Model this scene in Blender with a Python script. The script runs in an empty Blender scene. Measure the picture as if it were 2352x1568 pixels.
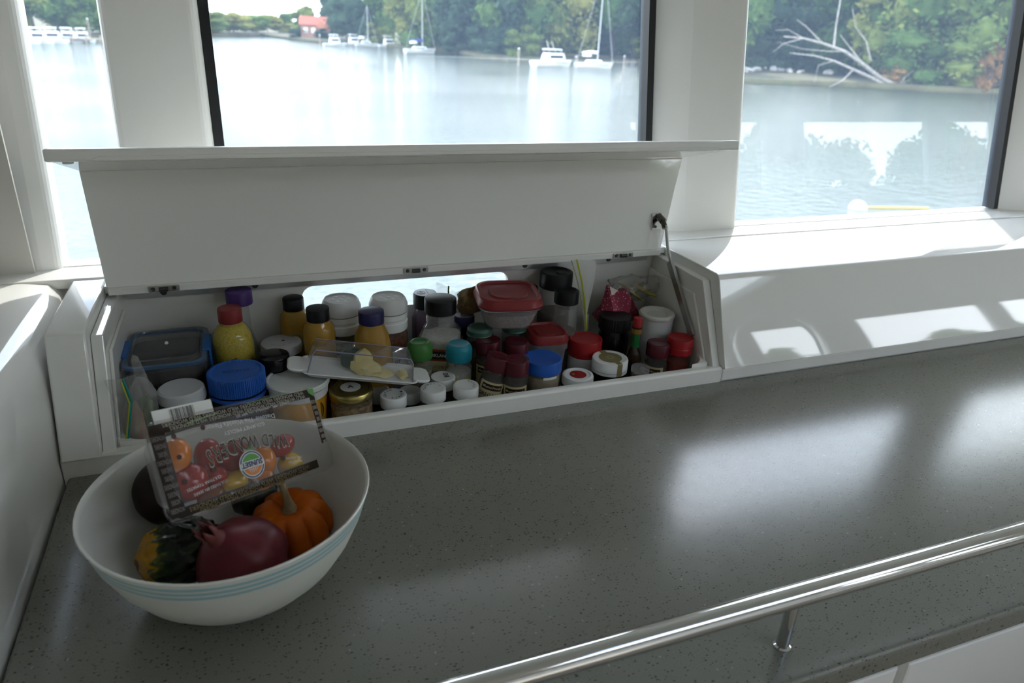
import bpy, bmesh, math, random
from mathutils import Vector, Matrix
S = bpy.context.scene
COL = S.collection
PI = math.pi
rnd = random.Random(7)

# ------------------------------------------------------------------ camera
CAM = Vector((0.2751, -1.013, 0.62)); YAW, PITCH, ROLL, FPX = 0.3768, 0.4174, 0.0472, 1632.6
def cam_axes():
    f = Vector((math.sin(YAW)*math.cos(PITCH), math.cos(YAW)*math.cos(PITCH), -math.sin(PITCH)))
    r0 = Vector((math.cos(YAW), -math.sin(YAW), 0)); u0 = r0.cross(f)
    return (r0*math.cos(ROLL)+u0*math.sin(ROLL), -r0*math.sin(ROLL)+u0*math.cos(ROLL), f)
CR, CU, CF = cam_axes()
cd = bpy.data.cameras.new('camera'); cam = bpy.data.objects.new('camera', cd); COL.objects.link(cam)
cam.matrix_world = Matrix((( CR.x, CU.x, -CF.x, CAM.x), (CR.y, CU.y, -CF.y, CAM.y), (CR.z, CU.z, -CF.z, CAM.z), (0, 0, 0, 1)))
cd.sensor_width = 36.0; cd.lens = FPX*36/2352; cd.clip_start = 0.02; cd.clip_end = 2000
cd.dof.use_dof = True; cd.dof.focus_distance = 1.15; cd.dof.aperture_fstop = 5.6
S.camera = cam

# ------------------------------------------------------------------ sky, sun, exposure
wd = bpy.data.worlds.new('sky'); S.world = wd; wd.use_nodes = True
wn = wd.node_tree.nodes; wl = wd.node_tree.links
sky = wn.new('ShaderNodeTexSky'); sky.sky_type = 'NISHITA'; sky.sun_disc = False
SUN_EL = math.radians(50.5); SUN_AZ = math.atan2(0.55, 0.835)
sky.sun_elevation = SUN_EL; sky.sun_rotation = SUN_AZ; sky.air_density = 1.0; sky.dust_density = 1.0; sky.ozone_density = 1.0
# thin bright cloud over the blue, denser towards the horizon
tcw = wn.new('ShaderNodeTexCoord'); mpw = wn.new('ShaderNodeMapping'); mpw.inputs['Scale'].default_value = (1, 1, 2.5); wl.new(tcw.outputs['Generated'], mpw.inputs['Vector'])
cl = wn.new('ShaderNodeTexNoise'); cl.inputs['Scale'].default_value = 3.0; cl.inputs['Detail'].default_value = 7; wl.new(mpw.outputs[0], cl.inputs['Vector'])
sz = wn.new('ShaderNodeSeparateXYZ'); wl.new(tcw.outputs['Generated'], sz.inputs[0])
cf = wn.new('ShaderNodeMath'); cf.operation = 'MULTIPLY_ADD'; cf.inputs[1].default_value = -0.45; wl.new(cl.outputs[0], cf.inputs[0]); wl.new(sz.outputs['Z'], cf.inputs[2])
cm = wn.new('ShaderNodeMapRange'); cm.inputs['From Min'].default_value = 0.16; cm.inputs['From Max'].default_value = 0.46; cm.inputs['To Min'].default_value = 1.0; cm.inputs['To Max'].default_value = 0.0; wl.new(cf.outputs[0], cm.inputs['Value'])
sk = wn.new('ShaderNodeMixRGB'); wl.new(cm.outputs[0], sk.inputs[0]); wl.new(sky.outputs[0], sk.inputs[1]); sk.inputs[2].default_value = (8.6, 9.3, 10.0, 1)
wl.new(sk.outputs[0], wn['Background'].inputs[0]); wn['Background'].inputs[1].default_value = 0.42
sl = bpy.data.lights.new('sun', 'SUN'); sl.energy = 2.3; sl.angle = math.radians(0.6); sl.color = (1.0, 0.96, 0.9)
sun = bpy.data.objects.new('sun', sl); COL.objects.link(sun)
sun.rotation_euler = Vector((-math.sin(SUN_AZ)*math.cos(SUN_EL), -math.cos(SUN_AZ)*math.cos(SUN_EL), -math.sin(SUN_EL))).to_track_quat('-Z', 'Y').to_euler()
S.view_settings.view_transform = 'Standard'; S.view_settings.look = 'None'; S.view_settings.gamma = 1
S.view_settings.use_curve_mapping = False; S.view_settings.exposure = 1.02
S.cycles.use_denoising = True; S.cycles.max_bounces = 10; S.cycles.transparent_max_bounces = 24
S.cycles.diffuse_bounces = 5; S.cycles.sample_clamp_indirect = 6; S.cycles.caustics_reflective = False; S.cycles.caustics_refractive = False

# ------------------------------------------------------------------ helpers
def at(px, py, axis, val):          # a point of the photograph on the plane axis = val
    d = CF + CR*((px-1176)/FPX) - CU*((py-784)/FPX)
    i = 'XYZ'.index(axis); t = (val-CAM[i])/d[i]
    return CAM + d*t
def obj(name, geo, mat, parent=None, smooth=True, ang=40, loc=None, rot=None):
    me = geo if isinstance(geo, bpy.types.Mesh) else mesh(name, geo, smooth, ang)
    if mat is not None and not me.materials: me.materials.append(mat)
    o = bpy.data.objects.new(name, me); COL.objects.link(o)
    if loc is not None: o.location = loc
    if rot is not None: o.rotation_euler = rot
    if parent is not None: o.parent = parent
    return o
def mesh(name, geo, smooth=True, ang=40):
    v, f = geo
    me = bpy.data.meshes.new(name); me.from_pydata([tuple(p) for p in v], [], f)
    bm = bmesh.new(); bm.from_mesh(me); bmesh.ops.recalc_face_normals(bm, faces=bm.faces); bm.to_mesh(me); bm.free()
    if smooth:
        me.shade_smooth(); me.set_sharp_from_angle(angle=math.radians(ang))
    me.update(); return me
def tag(o, label, cat, group=None, kind=None):
    o['label'] = label; o['category'] = cat
    if group: o['group'] = group
    if kind: o['kind'] = kind
    return o
def struct(o, label=None):
    o['kind'] = 'structure'
    if label: o['label'] = label
    return o
def thing(name, label, cat, loc=(0, 0, 0), rot=(0, 0, 0), group=None):
    o = bpy.data.objects.new(name, None); COL.objects.link(o); o.empty_display_size = 0.02
    o.location = loc; o.rotation_euler = rot
    return tag(o, label, cat, group)
def bevel(o, w=0.003, seg=2, ang=35):
    m = o.modifiers.new('bevel', 'BEVEL'); m.width = w; m.segments = seg; m.limit_method = 'ANGLE'; m.angle_limit = math.radians(ang)
    return o
def J(*gs):
    v = []; f = []
    for g in gs:
        b = len(v); v += list(g[0]); f += [tuple(i+b for i in q) for q in g[1]]
    return v, f
def X(g, M): return [M @ Vector(p) for p in g[0]], g[1]
def T(g, x=0, y=0, z=0): return [(p[0]+x, p[1]+y, p[2]+z) for p in g[0]], g[1]
def box(x0, x1, y0, y1, z0, z1):
    v = [(x, y, z) for z in (z0, z1) for y in (y0, y1) for x in (x0, x1)]
    return v, [(0, 2, 3, 1), (4, 5, 7, 6), (0, 1, 5, 4), (2, 6, 7, 3), (0, 4, 6, 2), (1, 3, 7, 5)]
def prism_x(poly, x0, x1):          # polygon in (y, z) drawn out along x
    n = len(poly); v = [(x0, y, z) for y, z in poly]+[(x1, y, z) for y, z in poly]
    return v, [tuple(range(n)), tuple(range(2*n-1, n-1, -1))]+[(i, (i+1) % n, n+(i+1) % n, n+i) for i in range(n)]
def prism_z(poly, z0, z1, dy=0, dx=0):    # polygon in (x, y) drawn up along z, sheared by dx, dy
    n = len(poly); v = [(x, y, z0) for x, y in poly]+[(x+dx, y+dy, z1) for x, y in poly]
    return v, [tuple(range(n)), tuple(range(2*n-1, n-1, -1))]+[(i, (i+1) % n, n+(i+1) % n, n+i) for i in range(n)]
def lathe(prof, n=36, mod=None, sq=0):      # prof: (r, z); mod(theta, k) scales r
    v = []; f = []; rings = []
    for k, (r, z) in enumerate(prof):
        if r < 1e-6: rings.append([len(v)]); v.append((0, 0, z))
        else:
            rings.append(list(range(len(v), len(v)+n)))
            for i in range(n):
                a = 2*PI*i/n; q = r*(mod(a, k) if mod else 1); v.append((q*math.cos(a), q*math.sin(a), z))
    for a, b in zip(rings, rings[1:]):
        if len(a) == 1 and len(b) == 1: continue
        for i in range(n):
            j = (i+1) % n
            if len(a) == 1: f.append((a[0], b[i], b[j]))
            elif len(b) == 1: f.append((a[i], b[0], a[j]))
            else: f.append((a[i], a[j], b[j], b[i]))
    return v, f
def rrect(w, d, r, n=5):
    pts = []; r = min(r, w/2-1e-5, d/2-1e-5)
    for cx, cy, a0 in ((w/2-r, d/2-r, 0), (-w/2+r, d/2-r, PI/2), (-w/2+r, -d/2+r, PI), (w/2-r, -d/2+r, 1.5*PI)):
        for i in range(n+1):
            a = a0+PI/2*i/n; pts.append((cx+r*math.cos(a), cy+r*math.sin(a)))
    return pts
def loft(loops, cap0=True, cap1=True):   # loops: (list of xy, z)
    v = []; f = []; n = len(loops[0][0])
    for L, z in loops: v += [(x, y, z) for x, y in L]
    for k in range(len(loops)-1):
        for i in range(n):
            j = (i+1) % n; f.append((k*n+i, k*n+j, (k+1)*n+j, (k+1)*n+i))
    if cap0: f.append(tuple(range(n-1, -1, -1)))
    if cap1: f.append(tuple(range((len(loops)-1)*n, len(loops)*n)))
    return v, f
def tube(path, rad, n=10, cap=True):
    path = [Vector(p) for p in path]; v = []; f = []; m = len(path)
    rads = rad if isinstance(rad, (list, tuple)) else [rad]*m
    up = None
    for i, p in enumerate(path):
        t = (path[min(i+1, m-1)]-path[max(i-1, 0)]).normalized()
        if up is None: up = Vector((0, 0, 1)) if abs(t.z) < 0.9 else Vector((1, 0, 0))
        a = t.cross(up).normalized(); up = a.cross(t).normalized()
        for k in range(n):
            w = 2*PI*k/n; v.append(p+(a*math.cos(w)+up*math.sin(w))*rads[i])
    for i in range(m-1):
        for k in range(n):
            j = (k+1) % n; f.append((i*n+k, i*n+j, (i+1)*n+j, (i+1)*n+k))
    if cap: f += [tuple(range(n-1, -1, -1)), tuple(range((m-1)*n, m*n))]
    return v, f
def arc_strip(r, z0, z1, a0, a1, n=16, th=0.0004):
    v = []; f = []
    for i in range(n+1):
        a = a0+(a1-a0)*i/n
        for q, z in ((r, z0), (r, z1), (r+th, z1), (r+th, z0)): v.append((q*math.cos(a), q*math.sin(a), z))
    for i in range(n):
        for k in range(4): f.append((4*i+k, 4*i+(k+1) % 4, 4*i+4+(k+1) % 4, 4*i+4+k))
    f += [(0, 1, 2, 3), (4*n+3, 4*n+2, 4*n+1, 4*n)]
    return v, f
_tc = {}
def text2d(s, size=1.0, align='CENTER', bold=0.0):      # flat lettering as 2D geometry
    key = (s, align, bold)
    if key not in _tc:
        c = bpy.data.curves.new('lettering', 'FONT'); c.body = s; c.size = 1.0; c.align_x = align; c.align_y = 'CENTER'
        c.resolution_u = 2; c.offset = bold; c.fill_mode = 'FRONT'
        o = bpy.data.objects.new('lettering', c); me = bpy.data.meshes.new_from_object(o)
        _tc[key] = ([tuple(p.co[:2]) for p in me.vertices], [tuple(q.vertices) for q in me.polygons])
        bpy.data.objects.remove(o); bpy.data.curves.remove(c); bpy.data.meshes.remove(me)
    v, f = _tc[key]
    return [(x*size, y*size) for x, y in v], f
def tmap(t, fn): return [fn(x, y) for x, y in t[0]], t[1]
def wrap(r, z, a): return lambda u, w: (r*math.cos(a+u/r), r*math.sin(a+u/r), z+w)
def ring_text(s, R, size, a_start, step, z, bold=0.02):
    gs = []
    for i, ch in enumerate(s):
        if ch == ' ': continue
        a = a_start-step*i; c, q = math.cos(a), math.sin(a)
        gs.append(tmap(text2d(ch, size, bold=bold), lambda u, w: (c*(R+w)+q*u, q*(R+w)-c*u, z)))
    return J(*gs)
def blob(r, sub=3, amp=0.0, freq=3.0, seed=0, sx=1, sy=1, sz=1):
    from mathutils import noise
    bm = bmesh.new(); bmesh.ops.create_icosphere(bm, subdivisions=sub, radius=1.0)
    off = Vector((seed*3.1, seed*1.7, seed*2.3)); v = []
    for p in bm.verts:
        k = 1+amp*noise.noise(p.co*freq+off); v.append((p.co.x*r*k*sx, p.co.y*r*k*sy, p.co.z*r*k*sz))
    f = [tuple(q.index for q in fc.verts) for fc in bm.faces]; bm.free()
    return v, f

# ------------------------------------------------------------------ materials
def nmat(name):
    m = bpy.data.materials.new(name); m.use_nodes = True; nt = m.node_tree
    return m, nt, nt.nodes, nt.links, nt.nodes['Principled BSDF']
_M = {}
def mat(name, col, rough=0.45, metal=0.0, var=0.06, scale=60.0, coat=0.0, sss=0.0, trans=0.0, bump=0.0, bscale=None, spec=0.5, emit=None):
    if name in _M: return _M[name]
    m, nt, N, L, b = nmat(name)
    tc = N.new('ShaderNodeTexCoord'); nz = N.new('ShaderNodeTexNoise'); nz.inputs['Scale'].default_value = scale; nz.inputs['Detail'].default_value = 3
    L.new(tc.outputs['Object'], nz.inputs['Vector'])
    mx = N.new('ShaderNodeMixRGB'); mx.blend_type = 'MIX'
    mx.inputs[1].default_value = tuple(max(0, c*(1-var)) for c in col)+(1,); mx.inputs[2].default_value = tuple(min(1, c*(1+var)) for c in col)+(1,)
    L.new(nz.outputs[0], mx.inputs[0]); L.new(mx.outputs[0], b.inputs['Base Color'])
    b.inputs['Roughness'].default_value = rough; b.inputs['Metallic'].default_value = metal
    b.inputs['Coat Weight'].default_value = coat; b.inputs['Specular IOR Level'].default_value = spec; b.inputs['Coat Roughness'].default_value = 0.04
    if sss: b.inputs['Subsurface Weight'].default_value = sss; b.inputs['Subsurface Radius'].default_value = (0.01, 0.008, 0.006); b.inputs['Subsurface Scale'].default_value = 0.5
    if bump:
        n2 = N.new('ShaderNodeTexNoise'); n2.inputs['Scale'].default_value = bscale or scale; n2.inputs['Detail'].default_value = 4; L.new(tc.outputs['Object'], n2.inputs['Vector'])
        bp = N.new('ShaderNodeBump'); bp.inputs['Strength'].default_value = bump; bp.inputs['Distance'].default_value = 0.002
        L.new(n2.outputs[0], bp.inputs['Height']); L.new(bp.outputs[0], b.inputs['Normal'])
    _M[name] = m; return m
def ramp_mat(name, stops, scale, rough=0.6, kind='NOISE', stretch=(1, 1, 1), bump=0.0, coat=0.0, detail=4, spec=0.5):
    if name in _M: return _M[name]
    m, nt, N, L, b = nmat(name)
    tc = N.new('ShaderNodeTexCoord'); mp = N.new('ShaderNodeMapping'); mp.inputs['Scale'].default_value = stretch
    L.new(tc.outputs['Object'], mp.inputs['Vector'])
    if kind == 'NOISE':
        t = N.new('ShaderNodeTexNoise'); t.inputs['Detail'].default_value = detail; out = t.outputs[0]
    else:
        t = N.new('ShaderNodeTexVoronoi'); out = t.outputs['Color']
    t.inputs['Scale'].default_value = scale; L.new(mp.outputs[0], t.inputs['Vector'])
    r = N.new('ShaderNodeValToRGB'); e = r.color_ramp.elements
    while len(e) < len(stops): e.new(0.5)
    for q, (p, c) in zip(e, stops): q.position = p; q.color = tuple(c)+(1,)
    L.new(out, r.inputs[0]); L.new(r.outputs[0], b.inputs['Base Color'])
    b.inputs['Roughness'].default_value = rough; b.inputs['Coat Weight'].default_value = coat; b.inputs['Specular IOR Level'].default_value = spec
    if bump:
        bp = N.new('ShaderNodeBump'); bp.inputs['Strength'].default_value = bump; bp.inputs['Distance'].default_value = 0.003
        L.new(out, bp.inputs['Height']); L.new(bp.outputs[0], b.inputs['Normal'])
    _M[name] = m; return m
def clear(name, tint=(0.96, 0.97, 0.97), haze=(0.8, 0.8, 0.8), amount=0.05, rough=0.06, gloss=1.0, wrinkle=0.0, wscale=30, ior=1.45):
    if name in _M: return _M[name]
    m, nt, N, L, b = nmat(name); N.remove(b); out = N['Material Output']
    tr = N.new('ShaderNodeBsdfTransparent'); tr.inputs[0].default_value = tuple(tint)+(1,)
    df = N.new('ShaderNodeBsdfDiffuse'); df.inputs[0].default_value = tuple(haze)+(1,)
    tl = N.new('ShaderNodeBsdfTranslucent'); tl.inputs[0].default_value = tuple(haze)+(1,)
    h = N.new('ShaderNodeMixShader'); h.inputs[0].default_value = 0.5; L.new(df.outputs[0], h.inputs[1]); L.new(tl.outputs[0], h.inputs[2])
    a = N.new('ShaderNodeMixShader'); a.inputs[0].default_value = amount; L.new(tr.outputs[0], a.inputs[1]); L.new(h.outputs[0], a.inputs[2])
    g = N.new('ShaderNodeBsdfGlossy'); g.inputs['Roughness'].default_value = rough
    fr = N.new('ShaderNodeFresnel'); ge = N.new('ShaderNodeNewGeometry'); io = N.new('ShaderNodeMath'); io.operation = 'MULTIPLY_ADD'
    io.inputs[1].default_value = 1/ior-ior; io.inputs[2].default_value = ior; L.new(ge.outputs['Backfacing'], io.inputs[0]); L.new(io.outputs[0], fr.inputs['IOR'])
    k = N.new('ShaderNodeMath'); k.operation = 'MULTIPLY'; k.inputs[1].default_value = gloss; L.new(fr.outputs[0], k.inputs[0])
    s = N.new('ShaderNodeMixShader'); L.new(k.outputs[0], s.inputs[0]); L.new(a.outputs[0], s.inputs[1]); L.new(g.outputs[0], s.inputs[2])
    if wrinkle:
        tc = N.new('ShaderNodeTexCoord'); nz = N.new('ShaderNodeTexNoise'); nz.inputs['Scale'].default_value = wscale; nz.inputs['Detail'].default_value = 3
        L.new(tc.outputs['Object'], nz.inputs['Vector']); bp = N.new('ShaderNodeBump'); bp.inputs['Strength'].default_value = wrinkle; bp.inputs['Distance'].default_value = 0.01
        L.new(nz.outputs[0], bp.inputs['Height']); L.new(bp.outputs[0], g.inputs['Normal']); L.new(bp.outputs[0], fr.inputs['Normal'])
    L.new(s.outputs[0], out.inputs[0]); _M[name] = m; return m

def counter_mat():
    m, nt, N, L, b = nmat('speckled_composite_stone')
    tc = N.new('ShaderNodeTexCoord')
    def vor(scale, lo, hi, stretch=(1, 1, 1)):
        mp = N.new('ShaderNodeMapping'); mp.inputs['Scale'].default_value = stretch; L.new(tc.outputs['Object'], mp.inputs['Vector'])
        v = N.new('ShaderNodeTexVoronoi'); v.inputs['Scale'].default_value = scale; L.new(mp.outputs[0], v.inputs['Vector'])
        # only some cells carry a chip
        sep = N.new('ShaderNodeSeparateColor'); L.new(v.outputs['Color'], sep.inputs[0])
        c = N.new('ShaderNodeMath'); c.operation = 'LESS_THAN'; L.new(sep.outputs[0], c.inputs[0]); c.inputs[1].default_value = hi
        d = N.new('ShaderNodeMath'); d.operation = 'LESS_THAN'; L.new(v.outputs['Distance'], d.inputs[0]); d.inputs[1].default_value = lo
        x = N.new('ShaderNodeMath'); x.operation = 'MULTIPLY'; L.new(c.outputs[0], x.inputs[0]); L.new(d.outputs[0], x.inputs[1]); return x
    nz = N.new('ShaderNodeTexNoise'); nz.inputs['Scale'].default_value = 9; nz.inputs['Detail'].default_value = 5; L.new(tc.outputs['Object'], nz.inputs['Vector'])
    base = N.new('ShaderNodeMixRGB'); base.inputs[1].default_value = (0.158, 0.158, 0.130, 1); base.inputs[2].default_value = (0.172, 0.172, 0.143, 1); L.new(nz.outputs[0], base.inputs[0])
    n3 = N.new('ShaderNodeTexNoise'); n3.inputs['Scale'].default_value = 700; L.new(tc.outputs['Object'], n3.inputs['Vector'])
    b1 = N.new('ShaderNodeMixRGB'); b1.blend_type = 'OVERLAY'; b1.inputs[0].default_value = 0.35; L.new(base.outputs[0], b1.inputs[1]); L.new(n3.outputs[0], b1.inputs[2])
    cur = b1
    for sc, lo, hi, col, st in ((190, 0.30, 0.17, (0.030, 0.032, 0.026), (1, 2.2, 1)), (120, 0.18, 0.06, (0.25, 0.26, 0.235), (1, 1, 1)), (330, 0.30, 0.12, (0.06, 0.062, 0.05), (1, 1, 1)), (60, 0.14, 0.22, (0.028, 0.028, 0.024), (1, 2.6, 1)), (55, 0.09, 0.06, (0.30, 0.31, 0.28), (1.6, 1, 1))):
        x = vor(sc, lo, hi, st); mm = N.new('ShaderNodeMixRGB'); mm.inputs[2].default_value = col+(1,)
        L.new(x.outputs[0], mm.inputs[0]); L.new(cur.outputs[0], mm.inputs[1]); cur = mm
    L.new(cur.outputs[0], b.inputs['Base Color'])
    # worn satin polish: fine scratches and rubbed zones
    w = N.new('ShaderNodeTexNoise'); w.inputs['Scale'].default_value = 30; w.inputs['Detail'].default_value = 8; w.inputs['Distortion'].default_value = 0.3; L.new(tc.outputs['Object'], w.inputs['Vector'])
    rr = N.new('ShaderNodeMapRange'); rr.inputs['To Min'].default_value = 0.16; rr.inputs['To Max'].default_value = 0.22; L.new(w.outputs[0], rr.inputs['Value']); L.new(rr.outputs[0], b.inputs['Roughness'])
    b.inputs['Specular IOR Level'].default_value = 0.8
    sc_ = N.new('ShaderNodeTexNoise'); sc_.inputs['Scale'].default_value = 120; sc_.inputs['Detail'].default_value = 6; L.new(tc.outputs['Object'], sc_.inputs['Vector'])
    bp = N.new('ShaderNodeBump'); bp.inputs['Strength'].default_value = 0.04; bp.inputs['Distance'].default_value = 0.001; L.new(sc_.outputs[0], bp.inputs['Height']); L.new(bp.outputs[0], b.inputs['Normal'])
    return m
def water_mat():
    m, nt, N, L, b = nmat('rippled_river_water')
    tc = N.new('ShaderNodeTexCoord')
    b.inputs['Base Color'].default_value = (0.055, 0.075, 0.055, 1); b.inputs['Roughness'].default_value = 0.06; b.inputs['IOR'].default_value = 1.33; b.inputs['Specular IOR Level'].default_value = 0.5
    mp = N.new('ShaderNodeMapping'); mp.inputs['Scale'].default_value = (1.0, 1.7, 1); mp.inputs['Rotation'].default_value = (0, 0, 0.45); L.new(tc.outputs['Object'], mp.inputs['Vector'])
    a = N.new('ShaderNodeTexNoise'); a.inputs['Scale'].default_value = 1.8; a.inputs['Detail'].default_value = 5; a.inputs['Roughness'].default_value = 0.6; L.new(mp.outputs[0], a.inputs['Vector'])
    c = N.new('ShaderNodeTexNoise'); c.inputs['Scale'].default_value = 0.06; c.inputs['Detail'].default_value = 2; L.new(tc.outputs['Object'], c.inputs['Vector'])
    k = N.new('ShaderNodeMath'); k.operation = 'MULTIPLY'; L.new(a.outputs[0], k.inputs[0]); L.new(c.outputs[0], k.inputs[1])
    bp = N.new('ShaderNodeBump'); bp.inputs['Strength'].default_value = 1.0; bp.inputs['Distance'].default_value = 0.30
    L.new(k.outputs[0], bp.inputs['Height']); L.new(bp.outputs[0], b.inputs['Normal'])
    return m
GEL = mat('white_gelcoat', (0.79, 0.782, 0.745), rough=0.035, var=0.015, scale=4, spec=0.7)
GEL2 = mat('satin_white_moulding', (0.80, 0.79, 0.755), rough=0.32, var=0.02, scale=6)
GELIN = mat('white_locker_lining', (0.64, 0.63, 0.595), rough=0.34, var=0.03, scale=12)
STONE = counter_mat(); WATER = water_mat()
CHROME = mat('polished_stainless', (0.66, 0.66, 0.65), rough=0.07, metal=1, var=0.03, scale=20)
STEEL = mat('brushed_stainless', (0.42, 0.42, 0.40), rough=0.32, metal=1, var=0.12, scale=90)
ALU = mat('aluminium_strip', (0.55, 0.56, 0.57), rough=0.30, metal=1, var=0.08, scale=40)
RUBBER = mat('black_rubber_gasket', (0.008, 0.009, 0.011), rough=0.6, var=0.2)
DARKM = mat('dark_screw_metal', (0.06, 0.06, 0.06), rough=0.4, metal=0.7, var=0.2)
PANE = clear('window_glass', tint=(0.97, 0.985, 0.98), haze=(0.52, 0.70, 1.0), amount=0.066, rough=0.0, gloss=0.75, ior=1.5)  # bluish haze in the glass stands in for the airy veil over the far bank
WHITEP = mat('white_plastic', (0.72, 0.73, 0.72), rough=0.38, var=0.03, scale=40)
BLACKP = mat('black_plastic', (0.006, 0.006, 0.007), rough=0.42, var=0.2, spec=0.22)
PAPER = mat('white_paper_label', (0.70, 0.70, 0.66), rough=0.6, var=0.03)
INK = mat('black_marker_ink', (0.01, 0.01, 0.012), rough=0.5, var=0.1)
GLASSC = clear('clear_jar_glass', tint=(0.93, 0.95, 0.94), amount=0.04, rough=0.05)
PLASTC = clear('clear_jar_plastic', tint=(0.93, 0.93, 0.92), haze=(0.62, 0.62, 0.60), amount=0.20, rough=0.10)
# ------------------------------------------------------------------ the cabin
RK = 0.173                                           # the windows lean outwards by this much per metre of height
XE = 3.6                                             # right end of the window front
struct(bevel(obj('wall_window_side', J(prism_x([(0.36, 0.205), (0.40, 0.205), (0.40, 0.185), (0.36, 0.185)], -0.3, XE), box(-0.3, 0.30, 0.37, 0.40, -0.9, 0.19), box(0.92, XE, 0.37, 0.40, -0.9, 0.19), box(0.30, 0.92, 0.37, 0.40, -0.9, -0.02)), GEL, smooth=False), 0.002))
struct(bevel(obj('trim_window_ledge', box(-0.14, XE, 0.292, 0.372, 0.186, 0.203), GEL, smooth=False), 0.002), 'white moulded ledge under the windows')
# fixed shelf right of the locker, its raked front and the kerb below it
prof = [(-0.006, 0.028), (0.056, 0.192), (0.060, 0.198), (0.067, 0.2005), (0.29, 0.2005), (0.29, -0.06), (0.006, -0.06), (0.006, 0.028)]
struct(bevel(obj('trim_backsplash_shelf', prism_x(prof, 1.120, XE), GEL, ang=25), 0.0015), 'glossy white raked backsplash and shelf right of the locker')
struct(bevel(obj('trim_counter_kerb', box(1.120, XE, 0.0, 0.02, 0.0, 0.027), GEL2, smooth=False), 0.003))
struct(bevel(obj('trim_locker_end_block', prism_x(prof, -0.002, 0.049), GEL, ang=25), 0.003), 'white end block left of the open locker')
# left side unit turning the corner, with a soft shoulder
pl = [(0.0, -0.05), (0.0, 0.10), (-0.004, 0.150), (-0.014, 0.180), (-0.030, 0.196), (-0.065, 0.2005), (-0.5, 0.2005), (-0.5, -0.05)]
n = len(pl)
def lu(y, prof, dx=0): return [(x+dx, y, z) for x, z in prof]
v = lu(-1.6, pl, 0.002)+lu(-0.02, pl, -0.005)+lu(0.36, pl, -0.008)
f = [(k*n+i, k*n+(i+1) % n, (k+1)*n+(i+1) % n, (k+1)*n+i) for k in (0, 1) for i in range(n)]+[tuple(range(n)), tuple(range(3*n-1, 2*n-1, -1))]
struct(obj('trim_left_side_unit', (v, f), GEL, ang=60), 'smooth white side unit left of the counter')
# posts between the windows
def post(name, poly, label=None, m=GEL2, z0=0.19, z1=1.2):
    return struct(bevel(obj(name, prism_z(poly, z0, z1, dy=RK*(z1-z0)), m, smooth=False), 0.012, 4), label)
post('trim_post_corner', [(-0.5, 0.345), (-0.055, 0.345), (-0.024, 0.352), (-0.02, 0.40), (-0.5, 0.40)], 'white corner post at the left edge of the picture')
post('trim_post_left', [(0.088, 0.345), (0.236, 0.345), (0.244, 0.365), (0.244, 0.40), (0.088, 0.40)], 'white window post behind the left of the raised lid')
post('trim_post_middle', [(1.14, 0.372), (1.228, 0.345), (1.372, 0.345), (1.386, 0.37), (1.386, 0.40), (1.14, 0.40)], 'wide white window post behind the right of the raised lid')
post('trim_post_right', [(2.268, 0.372), (2.36, 0.345), (2.50, 0.345), (2.51, 0.40), (2.268, 0.40)], 'white window post at the right edge of the picture')
post('trim_post_far', [(3.3, 0.345), (3.6, 0.345), (3.6, 0.40), (3.3, 0.40)])
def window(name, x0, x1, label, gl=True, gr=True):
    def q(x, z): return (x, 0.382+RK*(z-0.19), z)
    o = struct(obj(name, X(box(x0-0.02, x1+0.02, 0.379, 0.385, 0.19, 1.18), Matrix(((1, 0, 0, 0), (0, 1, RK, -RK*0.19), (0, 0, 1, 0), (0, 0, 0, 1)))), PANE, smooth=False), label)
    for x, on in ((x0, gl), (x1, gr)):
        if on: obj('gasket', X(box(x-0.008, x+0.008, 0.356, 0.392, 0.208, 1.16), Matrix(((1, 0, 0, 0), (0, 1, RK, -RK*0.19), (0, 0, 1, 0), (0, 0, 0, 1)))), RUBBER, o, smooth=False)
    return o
struct(obj('trim_window_header', X(box(-0.5, XE, 0.372, 0.42, 0.84, 1.2), Matrix(((1, 0, 0, 0), (0, 1, RK, -RK*0.19), (0, 0, 1, 0), (0, 0, 0, 1)))), GEL2, smooth=False))
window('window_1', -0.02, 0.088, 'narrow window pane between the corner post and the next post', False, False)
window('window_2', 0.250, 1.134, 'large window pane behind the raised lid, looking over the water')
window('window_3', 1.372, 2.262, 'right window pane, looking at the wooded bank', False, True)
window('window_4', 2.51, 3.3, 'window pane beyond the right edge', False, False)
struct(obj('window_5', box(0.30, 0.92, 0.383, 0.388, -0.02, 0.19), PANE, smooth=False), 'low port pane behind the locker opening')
# worktop, cabinet, rest of the saloon
ct = [(0.0, 0.004), (0.0, -0.622), (1.45, -0.622), (1.45, -1.7), (2.1, -1.7), (2.1, -0.622), (XE, -0.622), (XE, 0.004)]
o = bevel(obj('countertop', prism_z(ct, -0.034, 0.0), STONE, smooth=False), 0.006, 3)
tag(o, 'grey-green speckled stone worktop running under the bowl and rail', 'countertop')
cab = thing('base_cabinet', 'white base cabinet under the front edge of the worktop', 'cabinet', (0.7, -0.3, -0.9))
obj('body', box(-0.7, 0.75, -0.292, 0.294, 0, 0.866), GEL2, cab, smooth=False)
for k in range(3): bevel(obj('door', box(-0.68+k*0.475, -0.22+k*0.475, -0.306, -0.292, 0.08, 0.84), GEL, cab, smooth=False), 0.004)
struct(obj('floor', box(-0.5, 7.5, -3.4, 0.36, -0.95, -0.9), mat('pale_oak_sole', (0.42, 0.36, 0.28), rough=0.4, var=0.2, scale=8), smooth=False))
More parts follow.
